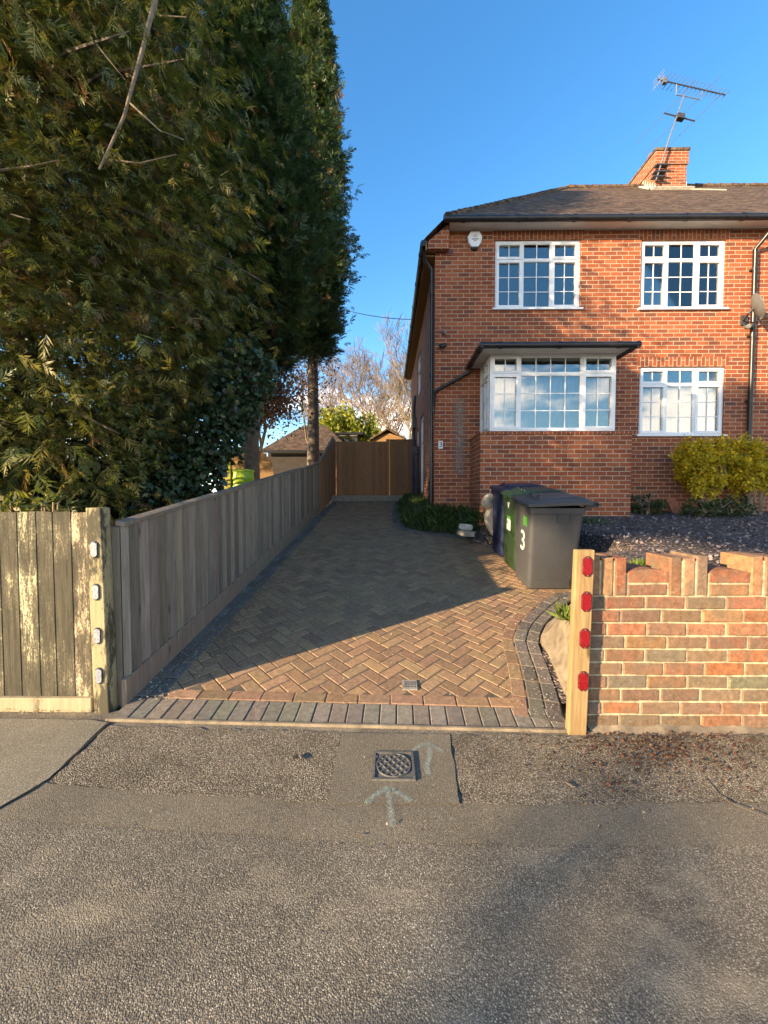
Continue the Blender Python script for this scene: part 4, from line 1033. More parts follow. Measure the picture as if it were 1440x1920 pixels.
def dish():
    c = P(1415, 577, 7.28); t = thing('satellite_dish', (c.x, 7.5, c.z), 'grey satellite dish seen edge-on beside the black downpipe', 'satellite dish')
    ax = Vector((0.80, -0.42, 0.30)).normalized(); u = ax.cross(Vector((0, 0, 1))).normalized(); w = u.cross(ax)
    m = MB(); vs = []; fs = []; n = 24; rr = 0.225
    rings = [0.01, 0.33, 0.66, 1.0]
    for s in (0, -0.012):
        for r_ in rings:
            for k in range(n):
                a = 2 * math.pi * k / n; vs.append(c + (u * math.cos(a) + w * math.sin(a) * 1.08) * rr * r_ + ax * (0.055 * r_ * r_ + s))
    R_ = len(rings)
    for i in range(R_ - 1):
        for k in range(n):
            k2 = (k + 1) % n; fs.append((i * n + k, (i + 1) * n + k, (i + 1) * n + k2, i * n + k2)); o = R_ * n; fs.append((o + i * n + k, o + i * n + k2, o + (i + 1) * n + k2, o + (i + 1) * n + k))
    for k in range(n): k2 = (k + 1) % n; i = (R_ - 1) * n; fs.append((i + k, R_ * n + i + k, R_ * n + i + k2, i + k2))
    m.mesh(vs, fs); m.build('reflector', M['dish'], t, smooth=True)
    m = MB(); m.tube([c - ax * 0.02, c - ax * 0.10 - w * 0.05, P(1398, 596, 7.45), Vector((P(1402, 598, 7.5).x, HY, P(1402, 598, 7.5).z))], 0.018, 8); a = P(1403, 597, 7.5); m.box(a.x - 0.06, a.x + 0.06, HY - 0.03, HY - 0.002, a.z - 0.09, a.z + 0.09); m.build('bracket', M['darkmetal'], t)
    m = MB(); e = c + ax * 0.30 - w * 0.14; m.tube([c - w * 0.24, e], 0.010, 6); m.lathe(e, [(0.03, -0.04), (0.03, 0.05)], 10, axis='x'); m.build('receiver_arm', M['dish'], t)
dish()
def cctv(px, py, label, col, Y=HY):
    c = P(px, py, Y - 0.08); t = thing('security_camera', (c.x, Y, c.z), label, 'security camera')
    m = MB(); m.lathe((c.x, Y - 0.03, c.z + 0.03), [(0.04, 0), (0.04, 0.028)], 14, axis='y'); m.tube([(c.x, Y - 0.02, c.z + 0.03), (c.x, Y - 0.09, c.z + 0.01)], 0.012, 8); m.build('mount', col, t)
    m = MB(); m.tube([c + Vector((0.05, 0.02, 0.02)), c + Vector((0.03, -0.02, 0.008)), c + Vector((-0.07, -0.07, -0.03)), c + Vector((-0.075, -0.073, -0.032))], [0.03, 0.042, 0.042, 0.03], 12); m.build('body', col, t, smooth=True)
cctv(1404, 612, 'small pale round security light on the wall below the satellite dish', M['dish']); cctv(831, 649, 'small black camera under the eaves near the left wall corner', M['black'])
m = MB(); c = P(833, 622, HY - 0.04); m.box(c.x - 0.025, c.x + 0.025, HY - 0.06, HY - 0.002, c.z - 0.04, c.z + 0.04); m.tube([(c.x, HY - 0.05, c.z - 0.02), (c.x, HY - 0.1, c.z - 0.045)], 0.022, 10)
props(m.build('motion_sensor', M['dish'], origin=(c.x, HY, c.z), bevel=0.004), 'tiny grey motion sensor just above the black camera', 'sensor')
def alarm():
    c = P(890, 450, HY - 0.04); t = thing('alarm_box', (c.x, HY, c.z), 'white six-sided burglar alarm box with a dark base high on the brick', 'alarm box')
    r = 0.145; hexp = [(c.x + dx * r, HY - 0.002, c.z + dzz * r) for dx, dzz in ((-0.55, 1), (0.55, 1), (0.98, 0.30), (0.80, -0.45), (0.42, -1), (-0.42, -1), (-0.80, -0.45), (-0.98, 0.30))]
    m = MB(); m.prism(hexp, (0, -0.075, 0)); m.build('cover', M['white'], t, bevel=0.014, segs=3)
    m = MB(); m.prism([(c.x - 0.075, HY - 0.002, c.z - 0.125), (c.x + 0.075, HY - 0.002, c.z - 0.125), (c.x + 0.05, HY - 0.002, c.z - 0.18), (c.x - 0.05, HY - 0.002, c.z - 0.18)], (0, -0.065, 0)); m.build('strobe', M['black'], t, bevel=0.008)
    m = MB()
    for (x, z, a) in ((-0.025, 0.055, 0.6), (0.0, 0.04, -0.5), (0.03, 0.05, 0.7), (0.015, 0.075, 0.2)):
        m.obox((c.x + x, HY - 0.0785, c.z + z), (0.020 * math.cos(a), 0, 0.020 * math.sin(a)), (-0.004 * math.sin(a), 0, 0.004 * math.cos(a)), (0, -0.0012, 0))
    m.build('printed_emblem', M['darkmetal'], t); m = MB()
    for k in range(8): m.box(c.x - 0.062 + k * 0.0162, c.x - 0.051 + k * 0.0162, HY - 0.0797, HY - 0.0776, c.z - 0.014, c.z + 0.006)
    for k in range(5): m.box(c.x - 0.03 + k * 0.0125, c.x - 0.021 + k * 0.0125, HY - 0.0797, HY - 0.0776, c.z - 0.04, c.z - 0.028)
    m.build('printed_lettering', M['darkmetal'], t)
alarm()
def text_part(name, s, size, mat, parent, loc, rot, depth=0.001):
    cu = bpy.data.curves.new(name, 'FONT'); cu.body = s; cu.size = size; cu.align_x = 'CENTER'; cu.align_y = 'CENTER'; cu.extrude = depth; cu.offset = 0.006 * size
    tmp = bpy.data.objects.new('tmp', cu); link(tmp); bpy.context.view_layer.update()
    me = bpy.data.meshes.new_from_object(tmp.evaluated_get(bpy.context.evaluated_depsgraph_get())); bpy.data.objects.remove(tmp); bpy.data.curves.remove(cu)
    me.materials.clear(); me.materials.append(mat)
    o = bpy.data.objects.new(name, me); link(o); o.parent = parent; o.location = Vector(loc) - W[parent]; o.rotation_euler = rot; return o
c = P(826, 834, HY); t = thing('house_number_plate', (c.x, HY, c.z), 'small white plate with a dark numeral 3 on the corner of the house', 'number plate')
m = MB(); m.box(c.x - 0.042, c.x + 0.042, HY - 0.010, HY - 0.002, c.z - 0.075, c.z + 0.075); m.build('plate', M['paint_white'], t, bevel=0.002)
text_part('numeral', '3', 0.15, M['darkmetal'], t, (c.x, HY - 0.011, c.z), (R(90), 0, 0))

# ================================================================== WHEELED BINS
def wheelie(loc, body, lid, label, marks, lidang=0.0):
    t = thing('wheeled_bin', loc, label, 'wheelie bin', 'wheeled bins beside the drive')
    W[t] = Vector((0, 0, 0))                                       # parts are modelled around the origin; front is -X
    H = 0.98; bx0, bx1, by = -0.325, 0.225, 0.24; tx0, tx1, ty = -0.36, 0.25, 0.285
    m = MB(); vs = []; fs = []; prof = [(0.0, 0.0), (0.02, 0.0), (0.16, 0.02), (0.5, 0.45), (0.88, 0.90), (0.93, 0.92), (0.935, 1.0), (1.0, 1.0)]
    for zf, k in prof:
        g_ = zf; x0 = bx0 + (tx0 - bx0) * g_; x1 = bx1 + (tx1 - bx1) * g_; y = by + (ty - by) * g_
        if zf in (0.935, 1.0): x0 -= 0.015; x1 += 0.015; y += 0.015
        if zf == 0.0: x0 += 0.015; x1 -= 0.015; y -= 0.015
        c = 0.055
        for (sx, sy) in ((0, -1), (1, -1), (1, 1), (0, 1)):
            xx = x1 if sx else x0; yy = y * sy; cxn = xx + (-c if sx else c); cyn = yy - c * sy
            for q in range(4):
                base = {(0, -1): 180, (1, -1): 270, (1, 1): 0, (0, 1): 90}[(sx, sy)]
                a = R(base + 30 * q); vs.append((cxn + c * math.cos(a), cyn + c * math.sin(a), zf * H))
    n = 16
    for i in range(len(prof) - 1):
        for k in range(n): k2 = (k + 1) % n; fs.append((i * n + k, i * n + k2, (i + 1) * n + k2, (i + 1) * n + k))
    fs.append(tuple(range(n - 1, -1, -1))); m.mesh(vs, fs)
    for sy in (-1, 1):                                              # short stiffening ribs under the rim on each side
        for xx in (-0.05, 0.10): m.obox((xx, sy * 0.284, 0.86), (0.008, 0, 0), (0, 0.010, 0), (0, sy * 0.006, 0.055))
        m.obox((0.0, sy * 0.246, 0.13), (0.22, 0, 0), (0, 0.002, 0), (0, 0, 0.002))
    b = m.build('body', body, t, smooth=True, sharp=35)
    m = MB(); vs = []; fs = []                                       # lid: shallow domed shell, hinged at the back (+X)
    grid = [(-0.40, 0.32, 0.995), (-0.40, 0.32, 1.025), (-0.36, 0.29, 1.045), (-0.28, 0.24, 1.05), (-0.25, 0.21, 1.075)]
    for (x0, y, z) in grid:
        x1 = 0.33 if z < 1.04 else 0.30 if z < 1.06 else 0.20; c = 0.05; zz = z
        for (sx, sy, base) in ((0, -1, 180), (1, -1, 270), (1, 1, 0), (0, 1, 90)):
            xx = x1 if sx else x0; yy = y * sy
            for q in range(4):
                a = R(base + 30 * q); X_ = xx + (-c if sx else c) + c * math.cos(a)
                vs.append((X_, yy - c * sy + c * math.sin(a), zz + 0.045 * (X_ + 0.4) * (1 if z > 1.0 else 0.9)))
    for i in range(len(grid) - 1):
        for k in range(n): k2 = (k + 1) % n; fs.append((i * n + k, i * n + k2, (i + 1) * n + k2, (i + 1) * n + k))
    fs.append(tuple(range((len(grid) - 1) * n, len(grid) * n))); fs.append(tuple(range(n - 1, -1, -1))); m.mesh(vs, fs)
    for yy in (-0.12, 0.12): m.tube([(-0.22, yy - 0.05, 1.075), (-0.215, yy - 0.05, 1.10), (-0.215, yy + 0.05, 1.10), (-0.22, yy + 0.05, 1.075)], 0.010, 6)
    l = m.build('lid', lid, t, smooth=True, sharp=30)
    m = MB()
    for sy in (-1, 1): m.obox((0.35, sy * 0.2, 1.0), (0.075, 0, 0.012), (0, 0.022, 0), (-0.006, 0, 0.03))
    m.tube([(0.415, -0.27, 1.015), (0.415, 0.27, 1.015)], 0.017, 10); m.build('handle', body, t, smooth=True)
    for sy in (-1, 1):
        m = MB(); m.lathe((0.25, sy * 0.265, 0.10), [(0.03, -0.028), (0.075, -0.028), (0.10, -0.022), (0.10, 0.022), (0.075, 0.028), (0.03, 0.028)], 24, axis='y'); wh = m.build('wheel', M['black'], t, smooth=True)
        m = MB(); m.lathe((0.25, sy * 0.265, 0.10), [(0.060, -0.030), (0.058, 0.030)], 18, axis='y'); m.build('hub', M['darkmetal'], wh)
    m = MB(); m.tube([(0.25, -0.265, 0.10), (0.25, 0.265, 0.10)], 0.012, 8); m.build('axle', M['darkmetal'], t)
    def frontx(z): return bx0 + (tx0 - bx0) * (z / H) - 0.002
    for kind, y, z, s, mt in marks:
        ang = math.atan2(tx0 - bx0, H)
        if kind in '3V':
            o = text_part('numeral' if kind == '3' else 'marking', kind, s, M[mt], t, (frontx(z) - 0.001, y, z), (R(90), 0, R(-90)), 0.001)
            o.rotation_euler = (Matrix.Rotation(R(-90), 3, 'Z') @ Matrix.Rotation(R(90) - ang * 0 , 3, 'X')).to_euler()
            mm = Matrix.Rotation(-math.atan2(bx0 - tx0, H), 3, 'Y') @ o.rotation_euler.to_matrix(); o.rotation_euler = mm.to_euler()
        else:
            m = MB(); hw, hh = s
            dx = (tx0 - bx0) / H * hh; m.obox((frontx(z) - 0.001, y, z), (0.0012, 0, 0), (0, hw, 0), (dx, 0, hh)); m.build('sticker', M[mt], t)
    t.rotation_euler = (math.atan(DS), 0, 0)
    W[t] = Vector(loc)
    return t
for k, (x, y, bd, ld, lb, mk) in enumerate((
    (1.965, 4.755, 'bin_black', 'bin_black', 'charcoal wheeled bin marked with a white 3, nearest the pavement', [('3', -0.05, 0.54, 0.34, 'sticker'), ('s', -0.12, 0.80, (0.06, 0.055), 'sticker_green')]),
    (2.01, 5.40, 'bin_green', 'bin_green_lid', 'dark green wheeled bin with a pale sticker between the black and blue bins', [('V', 0.02, 0.87, 0.16, 'paint_white'), ('s', 0.0, 0.70, (0.075, 0.018), 'sticker_green'), ('s', 0.0, 0.60, (0.075, 0.075), 'sticker')]),
    (2.02, 6.05, 'bin_blue', 'bin_blue', 'navy blue wheeled bin furthest back, next to the bay wall', []))):
    wheelie((x, y, dz(y) + 0.012), M[bd], M[ld], lb, mk)

# ================================================================== VEGETATION
def nrmz(a): return a / np.maximum(np.linalg.norm(a, axis=-1, keepdims=True), 1e-9)
def leaf_quads(P_, d, w, ln, wd):
    """rhombic leaves at P_ (n,3) along d with width direction w"""
    ln = ln[:, None]; wd = wd[:, None]
    return np.stack([P_, P_ + d * ln * 0.45 + w * wd * 0.5, P_ + d * ln, P_ + d * ln * 0.45 - w * wd * 0.5], axis=1)
def pick_cols(n, pal, v=0.3):
    pal = np.array(pal); c = pal[rng.integers(0, len(pal), n)]
    return c * (1 + rng.uniform(-v, v, (n, 1)))
def leaf_cloud(name, blobs, n, size, pal, mat, parent=None, origin=(0, 0, 0), shell=0.6, aspect=0.5, clip=None, droop=0.0, clump=0, cs=0.13):
    """blobs: (x,y,z,rx,ry,rz); n leaves spread mostly through the outer part of every blob"""
    vol = np.array([b[3] * b[4] * b[5] for b in blobs]); k = rng.choice(len(blobs), n, p=vol / vol.sum()); B = np.array(blobs)[k]
    if clump:
        cd = nrmz(rng.normal(size=(clump * len(blobs), 3))); cr = rng.uniform(shell, 1.05, (len(cd), 1))
        ci = k * clump + rng.integers(0, clump, n); q = cd[ci] * cr[ci] + rng.normal(size=(n, 3)) * cs
    else:
        q = nrmz(rng.normal(size=(n, 3))) * (shell + (1.08 - shell) * rng.random((n, 1)) ** 0.7)
        q *= 1 + 0.18 * np.sin(q[:, :1] * 7 + q[:, 1:2] * 5) 
    p = B[:, :3] + q * B[:, 3:]
    d = nrmz(q * 0.7 + rng.normal(size=(n, 3)) * 0.8 + np.array([0, 0, -droop])); w = nrmz(np.cross(d, rng.normal(size=(n, 3))))
    s = size * rng.uniform(0.6, 1.3, n)
    if clip is not None:
        ok = clip(p); p, d, w, s = p[ok], d[ok], w[ok], s[ok]
    V = leaf_quads(p, d, w, s, s * aspect); c = pick_cols(len(p), pal)
    return quads_object(name, V.reshape(-1, 3), len(p), c, mat, parent, origin)

def spray_template(n=8, wid=0.085, seed=0):
    r = np.random.default_rng(seed); Q = []
    def add(b, ang, ln, wd, dz_):
        d = np.array([math.cos(ang), math.sin(ang), dz_]); d /= np.linalg.norm(d); w = np.array([-d[1], d[0], 0.25 * r.uniform(-1, 1)])
        Q.append([b, b + d * ln * 0.4 + w * wd / 2, b + d * ln, b + d * ln * 0.4 - w * wd / 2])
    for i in range(n):
        t = (i + 0.5) / n
        b = np.array([t * 0.9, 0, -0.28 * t * t])
        for s in (-1, 1): add(b, s * R(r.uniform(20, 62)), (0.42 * (1 - t) + 0.16) * r.uniform(0.45, 1.3), wid * r.uniform(0.8, 1.3), r.uniform(-0.45, 0.0))
    add(np.array([0, 0, 0]), 0, 0.55, 0.05, -0.1); add(np.array([0.5, 0, -0.07]), 0, 0.55, 0.06, -0.35)
    return np.array(Q)
def conifer(name, loc, z0, z1, rad, prof, label, group, nb, ns, sl, leafn=8, wid=0.085, pal=None, dead=0.06, lean=(0, 0), trunk_r=0.2, view=None, clip=None, tpts=None, bark='bark', limbs=40, updroop=-0.25, seed=1, plan=None, low=1.0):
    """prof(t) -> relative radius for t in 0..1 from z0 to z1"""
    r_ = np.random.default_rng(seed)
    t = thing(name, loc, label, 'tree', group)
    x0, y0, zb = loc
    ax = lambda z: np.stack([x0 + lean[0] * (z - zb), y0 + lean[1] * (z - zb)], -1)
    m = MB(); pts = tpts or [(*ax(np.array(z)), z) for z in np.linspace(zb - 0.1, z1 - 0.3, 9)]
    m.tube(pts, [trunk_r * (1.15 if i == 0 else 1 - 0.11 * i) for i in range(len(pts))], 12); tm = m
    u = r_.random(nb); tz = 1 - (1 - u ** low) ** 0.8
    tz = np.clip(tz, 0, 0.995); zc = z0 + (z1 - z0) * tz; az = r_.uniform(0, 2 * math.pi, nb)
    if view is not None:                                           # denser branching on the light side
        k = r_.random(nb) < 0.35; az[k] = view + r_.normal(size=k.sum()) * 0.9
    rr = rad * np.array([prof(a) for a in tz]) * (1 + 0.16 * np.sin(az * 3 + zc * 1.7) + r_.uniform(-0.28, 0.14, nb))
    if plan is not None: rr = rr * (np.abs(np.cos(az) / plan[0]) ** 4 + np.abs(np.sin(az) / plan[1]) ** 4) ** -0.25
    rise = updroop * rr * r_.uniform(0.3, 1.2, nb)
    base = np.concatenate([ax(zc), zc[:, None]], 1)
    tip = base + np.stack([np.cos(az) * rr, np.sin(az) * rr, rise], 1)
    mb_ = tm
    for i in r_.choice(nb, min(limbs, nb), replace=False):
        b = base[i] - np.array([0, 0, rise[i] * 0.5]); mid = b * 0.45 + tip[i] * 0.55 + np.array([0, 0, 0.06 * rr[i]])
        mb_.tube([b, mid, tip[i] * 0.93 + b * 0.07], [0.035, 0.02, 0.006], 5)
    # sprays along each bough
    bi = np.repeat(np.arange(nb), ns); f = 1 - 0.72 * r_.random(nb * ns) ** 1.5
    fr = f[:, None]; out = nrmz(tip - base)[bi]
    p = base[bi] * (1 - fr) + tip[bi] * fr + r_.normal(size=(nb * ns, 3)) * (0.12 + 0.10 * rr[bi, None]) * np.array([1, 1, 0.8])
    p[:, 2] += 0.10 * rr[bi] * np.sin(f * math.pi)
    if clip is not None: ok = clip(p); p, bi, out, f = p[ok], bi[ok], out[ok], f[ok]
    n = len(p)
    d = nrmz(out * 0.75 + r_.normal(size=(n, 3)) * 0.42 + np.array([0, 0, -0.22 if updroop < 0 else 0.35]))
    up = nrmz(np.array([0, 0, 1.0]) + r_.normal(size=(n, 3)) * 0.5); w = nrmz(np.cross(up, d)); nn = np.cross(d, w)
    s = sl * r_.uniform(0.6, 1.35, n)
    pal = np.array(pal or [(0.050, 0.072, 0.018), (0.038, 0.060, 0.018), (0.065, 0.080, 0.02), (0.030, 0.050, 0.020), (0.085, 0.085, 0.022)])
    boughc = r_.integers(0, len(pal), nb)
    col = pal[np.where(r_.random(n) < 0.65, boughc[bi], r_.integers(0, len(pal), n))] * r_.uniform(0.65, 1.4, (n, 1))
    dd = r_.random(n) < dead * (1.6 - f); col[dd] = np.array([0.15, 0.085, 0.035]) * r_.uniform(0.6, 1.3, (dd.sum(), 1))
    Vs, Cs = [], []
    for vi in range(5):
        T = spray_template(leafn, wid, vi + 10 * seed); k = np.arange(n) % 5 == vi
        Rm = np.stack([d[k], w[k], nn[k]], 1)                     # rows
        q = np.einsum('qvj,njk->nqvk', T, Rm) * s[k][:, None, None, None] + p[k][:, None, None, :]
        Vs.append(q.reshape(-1, 3)); Cs.append(np.repeat(col[k] , T.shape[0], 0) * r_.uniform(0.85, 1.15, (k.sum() * T.shape[0], 1)))
    V = np.concatenate(Vs); C = np.concatenate(Cs)
    quads_object('crown', V, len(C), C, M['conifer'], t)
    tm.build('trunk', M[bark], t, smooth=True)
    return t
EV = 'tall conifers behind the driveway fence'
def clipA(p): return ~(((p[:, 0] > -2.25) & (p[:, 2] < 2.5)) | ((p[:, 1] < 2.62) & (p[:, 2] < 1.75)) | ((p[:, 1] < np.where(p[:, 2] > 3.0, 2.3, 2.62)) | ((p[:, 0] < -5.6) & (p[:, 1] > 4.3) & (p[:, 2] < 4.8))) | (p[:, 0] > -1.35) | ((p[:, 0] > -2.15) & (p[:, 1] > 5.2) & (p[:, 2] < 5.0)) | ((p[:, 1] > 5.7) & (p[:, 2] < 4.6)) | ((p[:, 0] > -4.0 + 1.05 * (p[:, 2] - 0.5)) & (p[:, 1] > 4.0)))
LIT = [(0.125, 0.125, 0.026), (0.075, 0.095, 0.022), (0.16, 0.145, 0.034), (0.055, 0.078, 0.022), (0.19, 0.16, 0.04), (0.10, 0.108, 0.024)]
DRK = [(0.052, 0.084, 0.033), (0.038, 0.066, 0.034), (0.070, 0.095, 0.032), (0.044, 0.070, 0.026)]
def profA(t): return (0.62 + 1.5 * t if t < 0.24 else 0.98 * (1 - ((t - 0.24) / 0.76)) ** 0.62 + 0.04)
conifer('conifer_tree', (-4.5, 4.75, 0.3), 0.55, 12.5, 1.0, profA, 'nearest broad conifer with olive drooping fronds rising behind the pale roadside fence', EV, 1400, 62, 0.165, 8, 0.055, LIT, 0.10, view=R(-75), clip=clipA, limbs=170, seed=3, plan=(2.85, 2.45), low=1.35)
conifer('conifer_tree', (-7.6, 6.2, 0.4), 4.6, 13, 2.9, profA, 'broad conifer at the left edge of the photo, beyond the nearest one', EV, 420, 28, 0.42, 8, 0.085, LIT, 0.08, view=R(-60), limbs=50, clip=lambda p: ~((p[:, 1] < 2.7)), seed=4)
def profB(t): return min(1.0, 0.45 + 2.2 * t) if t < 0.3 else (1 - (t - 0.3) / 0.7) ** 0.72
conifer('conifer_tree', (-3.02, 8.5, 0.75), 4.4, 12.7, 1.38, profB, 'dark conifer with a bare grey lower trunk, middle one of the row', EV, 560, 48, 0.27, 7, 0.085, DRK, 0.06, trunk_r=0.19, clip=lambda p: p[:, 0] > -9, limbs=40, updroop=0.12, seed=5)
def profC(t): return min(1.0, 0.55 + 1.6 * t) if t < 0.3 else (1 - 0.55 * ((t - 0.3) / 0.7)) * (1 - ((t - 0.3) / 0.7) ** 2.6)
conifer('conifer_tree', (-2.45, 12.6, 1.2), 5.9, 17.7, 0.92, profC, 'slim dark conifer furthest back, its ragged edge against the blue sky', EV, 560, 44, 0.30, 7, 0.09, DRK, 0.05, trunk_r=0.22, limbs=40, updroop=0.35, seed=6)
m = MB()
A_ = [o for o in scene.objects if o.name == 'conifer_tree'][0]
for pts, r0 in (([(296, -20, 3.35), (268, 90, 3.25), (232, 220, 3.2), (186, 318, 3.2)], 0.020), ([(240, 190, 3.22), (300, 245, 3.1), (345, 262, 3.05)], 0.008), ([(205, 300, 3.2), (262, 306, 3.1), (330, 290, 3.0)], 0.008), ([(-20, 322, 3.0), (60, 312, 3.0), (110, 300, 3.05)], 0.010), ([(170, 70, 3.1), (235, 150, 3.2)], 0.007), ([(20, 402, 2.9), (58, 412, 2.9)], 0.007), ([(300, 30, 3.3), (350, 32, 3.2)], 0.007)):
    m.tube([P(*q) for q in pts], [r0 * (1 - 0.6 * i / (len(pts) - 1)) for i in range(len(pts))], 6)
m.build('dead_branches', M['bark_pale'], A_, smooth=True)
conifer('conifer_tree', (-4.2, 7.6, 0.6), 3.3, 11.5, 1.5, profB, 'dark conifer hidden behind the nearest one, glimpsed through its gaps', EV, 260, 34, 0.30, 6, 0.10, DRK, 0.08, trunk_r=0.17, limbs=30, updroop=-0.1, seed=14)
# ivy climbing the right flank of the nearest conifer
t = thing('ivy', (-2.45, 4.7, 0.3), 'dark glossy ivy smothering a leaning stem between the near conifer and the lime green butt', 'ivy')
ivp = [P(378, 945, 4.7), P(410, 880, 4.75), P(440, 815, 4.8), P(462, 755, 4.9), P(482, 695, 5.0)]
m = MB(); m.tube([(-2.9, 4.9, 0.3)] + [p + Vector((-0.46 + 0.065 * i, 0.22, 0)) for i, p in enumerate(ivp)], 0.06, 8); m.build('stem', M['bark'], t)
leaf_cloud('leaves', [(p.x - 0.44 + 0.065 * i, p.y + 0.05, p.z, 0.32, 0.36, 0.40) for i, p in enumerate(ivp)] , 8000, 0.07, [(0.03, 0.050, 0.022), (0.03, 0.062, 0.028), (0.018, 0.038, 0.018), (0.05, 0.085, 0.04)], M['leaf_gloss'], t, aspect=0.95, droop=0.8, shell=0.75, clip=lambda p: (p[:, 0] < -1.84) | (p[:, 2] > 1.75))
t = thing('hedge', (-5.4, 4.5, 0.3), 'dark leafy hedge filling the space under the nearest conifer', 'hedge')
m = MB()
for k in range(9): x = -8.2 + k * 0.66; m.tube([(x, 4.5, 0.2), (x + random.uniform(-.2, .2), 4.5, 1.2), (x + random.uniform(-.3, .3), 4.4, 2.0)], [0.05, 0.035, 0.012], 6)
m.build('stem', M['bark'], t)
leaf_cloud('leaves', [(-8.2 + k * 0.66, 4.5 + random.uniform(-.15, .15), 1.35 + random.uniform(-.1, .15), 0.55, 0.55, 1.15) for k in range(9)] + [(-2.68, 4.9, 1.35, 0.38, 0.5, 1.05), (-3.1, 5.1, 1.8, 0.5, 0.5, 1.3), (-3.7, 4.8, 2.2, 0.6, 0.5, 1.4), (-4.5, 4.8, 2.3, 0.6, 0.5, 1.4), (-5.3, 4.7, 2.2, 0.6, 0.5, 1.4)], 30000, 0.10, [(0.03, 0.055, 0.02), (0.02, 0.04, 0.016), (0.045, 0.07, 0.022)], M['leaf_gloss'], t, aspect=0.5, shell=0.45)
# low hedge plants behind the roadside fence
for lb, px, hh in (('little sunlit leafy tuft showing above the left end of the pale fence', 15, 0.14), ('little sunlit leafy tuft showing above the middle of the pale fence', 80, 0.17)):
    c = P(px, 955, 2.66); t = thing('garden_plant', (c.x, 2.66, 0.03), lb, 'plant')
    m = MB()
    for k in range(5): m.tube([(c.x + 0.02 * k - 0.04, 2.66, 0.0), (c.x + random.uniform(-.12, .12), 2.66, c.z + 0.05)], 0.006, 5)
    m.build('stem', M['twig'], t)
    leaf_cloud('leaves', [(c.x, 2.66, c.z - 0.06, 0.18, 0.07, hh)], 170, 0.06, [(0.12, 0.13, 0.02), (0.09, 0.11, 0.02), (0.16, 0.14, 0.03)], M['leaf'], t)

def bare_tree(name, loc, h, spread, label, group, depth=6, seed=0, mat='twig', r0=0.16, up=0.5, cat='tree', twig=0.008, nsplit=(2, 4), gone=None, part='branches'):
    rd = random.Random(seed); t = thing(name, loc, label, cat, group); m = MB()
    tips = []
    def grow(p, d, ln, r, k):
        q = p; pts = [p]; d2 = d
        for _ in range(2):
            d2 = (d2 + Vector((rd.gauss(0, .13), rd.gauss(0, .13), rd.gauss(0, .08) + 0.05 * up))).normalized(); q = q + d2 * ln / 2; pts.append(q)
        m.tube(pts, [r, r * 0.85, max(twig * 0.6, r * 0.68)], 6 if k > depth - 2 else 4 if k > 1 else 3, caps=False)
        if k == 0: tips.append(q); return
        if k <= 2: tips.append(q)
        for _ in range(rd.randint(*nsplit)):
            nd = (d2 + Vector((rd.gauss(0, spread), rd.gauss(0, spread), rd.gauss(0, spread * 0.7) + up * 0.25))).normalized()
            grow(pts[rd.choice((1, 2, 2))], nd, ln * rd.uniform(0.62, 0.88), max(twig, r * rd.uniform(0.5, 0.68)), k - 1)
    grow(Vector(loc) - Vector((0, 0, 0.1)), Vector((rd.gauss(0, .05), rd.gauss(0, .05), 1)), h * 0.28, r0, depth)
    m.build(part, M[mat], t, smooth=True)
    return t, tips
BT = 'bare winter trees beyond the gate'
M['twig_tan'] = m_plain('tan_twigs', (0.23, 0.145, 0.075), 0.95, var=0.25, scale=2); M['twig_pale'] = m_plain('pale_twigs', (0.24, 0.19, 0.125), 0.95, var=0.25, scale=2)
for lb, px, Y, h, mat, sd, sp in (('grey-brown bare tree with a wide rounded crown behind the yellow-green bush', 690, 30, 10.8, 'twig', 2, 0.42),
                                  ('tan bare tree with dense fine twigs beside the house wall', 752, 27, 9.6, 'twig_tan', 5, 0.45),
                                  ('slender pale-stemmed bare tree just left of the house', 764, 23, 7.4, 'twig_pale', 9, 0.30),
                                  ('low russet bare tree above the gate and shed', 728, 31, 7.8, 'twig_tan', 12, 0.5),
                                  ('distant bare tree showing between the last conifer and the others', 640, 34, 9.0, 'twig', 15, 0.45)):
    c = P(px, 900, Y); bare_tree('bare_tree', (c.x, Y, 1.5), h * 1.22, sp, lb, BT, 7, sd, mat, 0.15, 0.45, twig=0.010)
# purple-leaved tree in the neighbour's garden
t, tips = bare_tree('leafy_tree', (-3.55, 10.0, 1.0), 4.9, 0.36, 'small tree with dry pink-brown leaves and pale stems between the conifer trunks', None, 5, 21, 'bark_pale', 0.09, 0.4, nsplit=(2, 4))
n = 9000; tp = np.array([tuple(q) for q in tips]); p = tp[rng.integers(0, len(tp), n)] + rng.normal(size=(n, 3)) * 0.28
d = nrmz(rng.normal(size=(n, 3)) + np.array([0, 0, -0.4])); w = nrmz(np.cross(d, rng.normal(size=(n, 3)))); s = 0.095 * rng.uniform(0.6, 1.4, n)
quads_object('leaves', leaf_quads(p, d, w, s, s * 0.6).reshape(-1, 3), n, pick_cols(n, [(0.26, 0.14, 0.09), (0.20, 0.10, 0.075), (0.34, 0.20, 0.12), (0.15, 0.075, 0.06)]), M['leaf'], t)
t, tips = bare_tree('leafy_tree', (-2.6, 14.2, 1.3), 6.6, 0.22, 'sparse tree with dry pinkish leaves against the pale cloud beside the last conifer', None, 4, 33, 'bark_pale', 0.07, 0.8, nsplit=(2, 3))
n = 1300; tp = np.array([tuple(q) for q in tips]); p = tp[rng.integers(0, len(tp), n)] + rng.normal(size=(n, 3)) * 0.2
d = nrmz(rng.normal(size=(n, 3))); w = nrmz(np.cross(d, rng.normal(size=(n, 3)))); s = 0.085 * rng.uniform(0.6, 1.4, n)
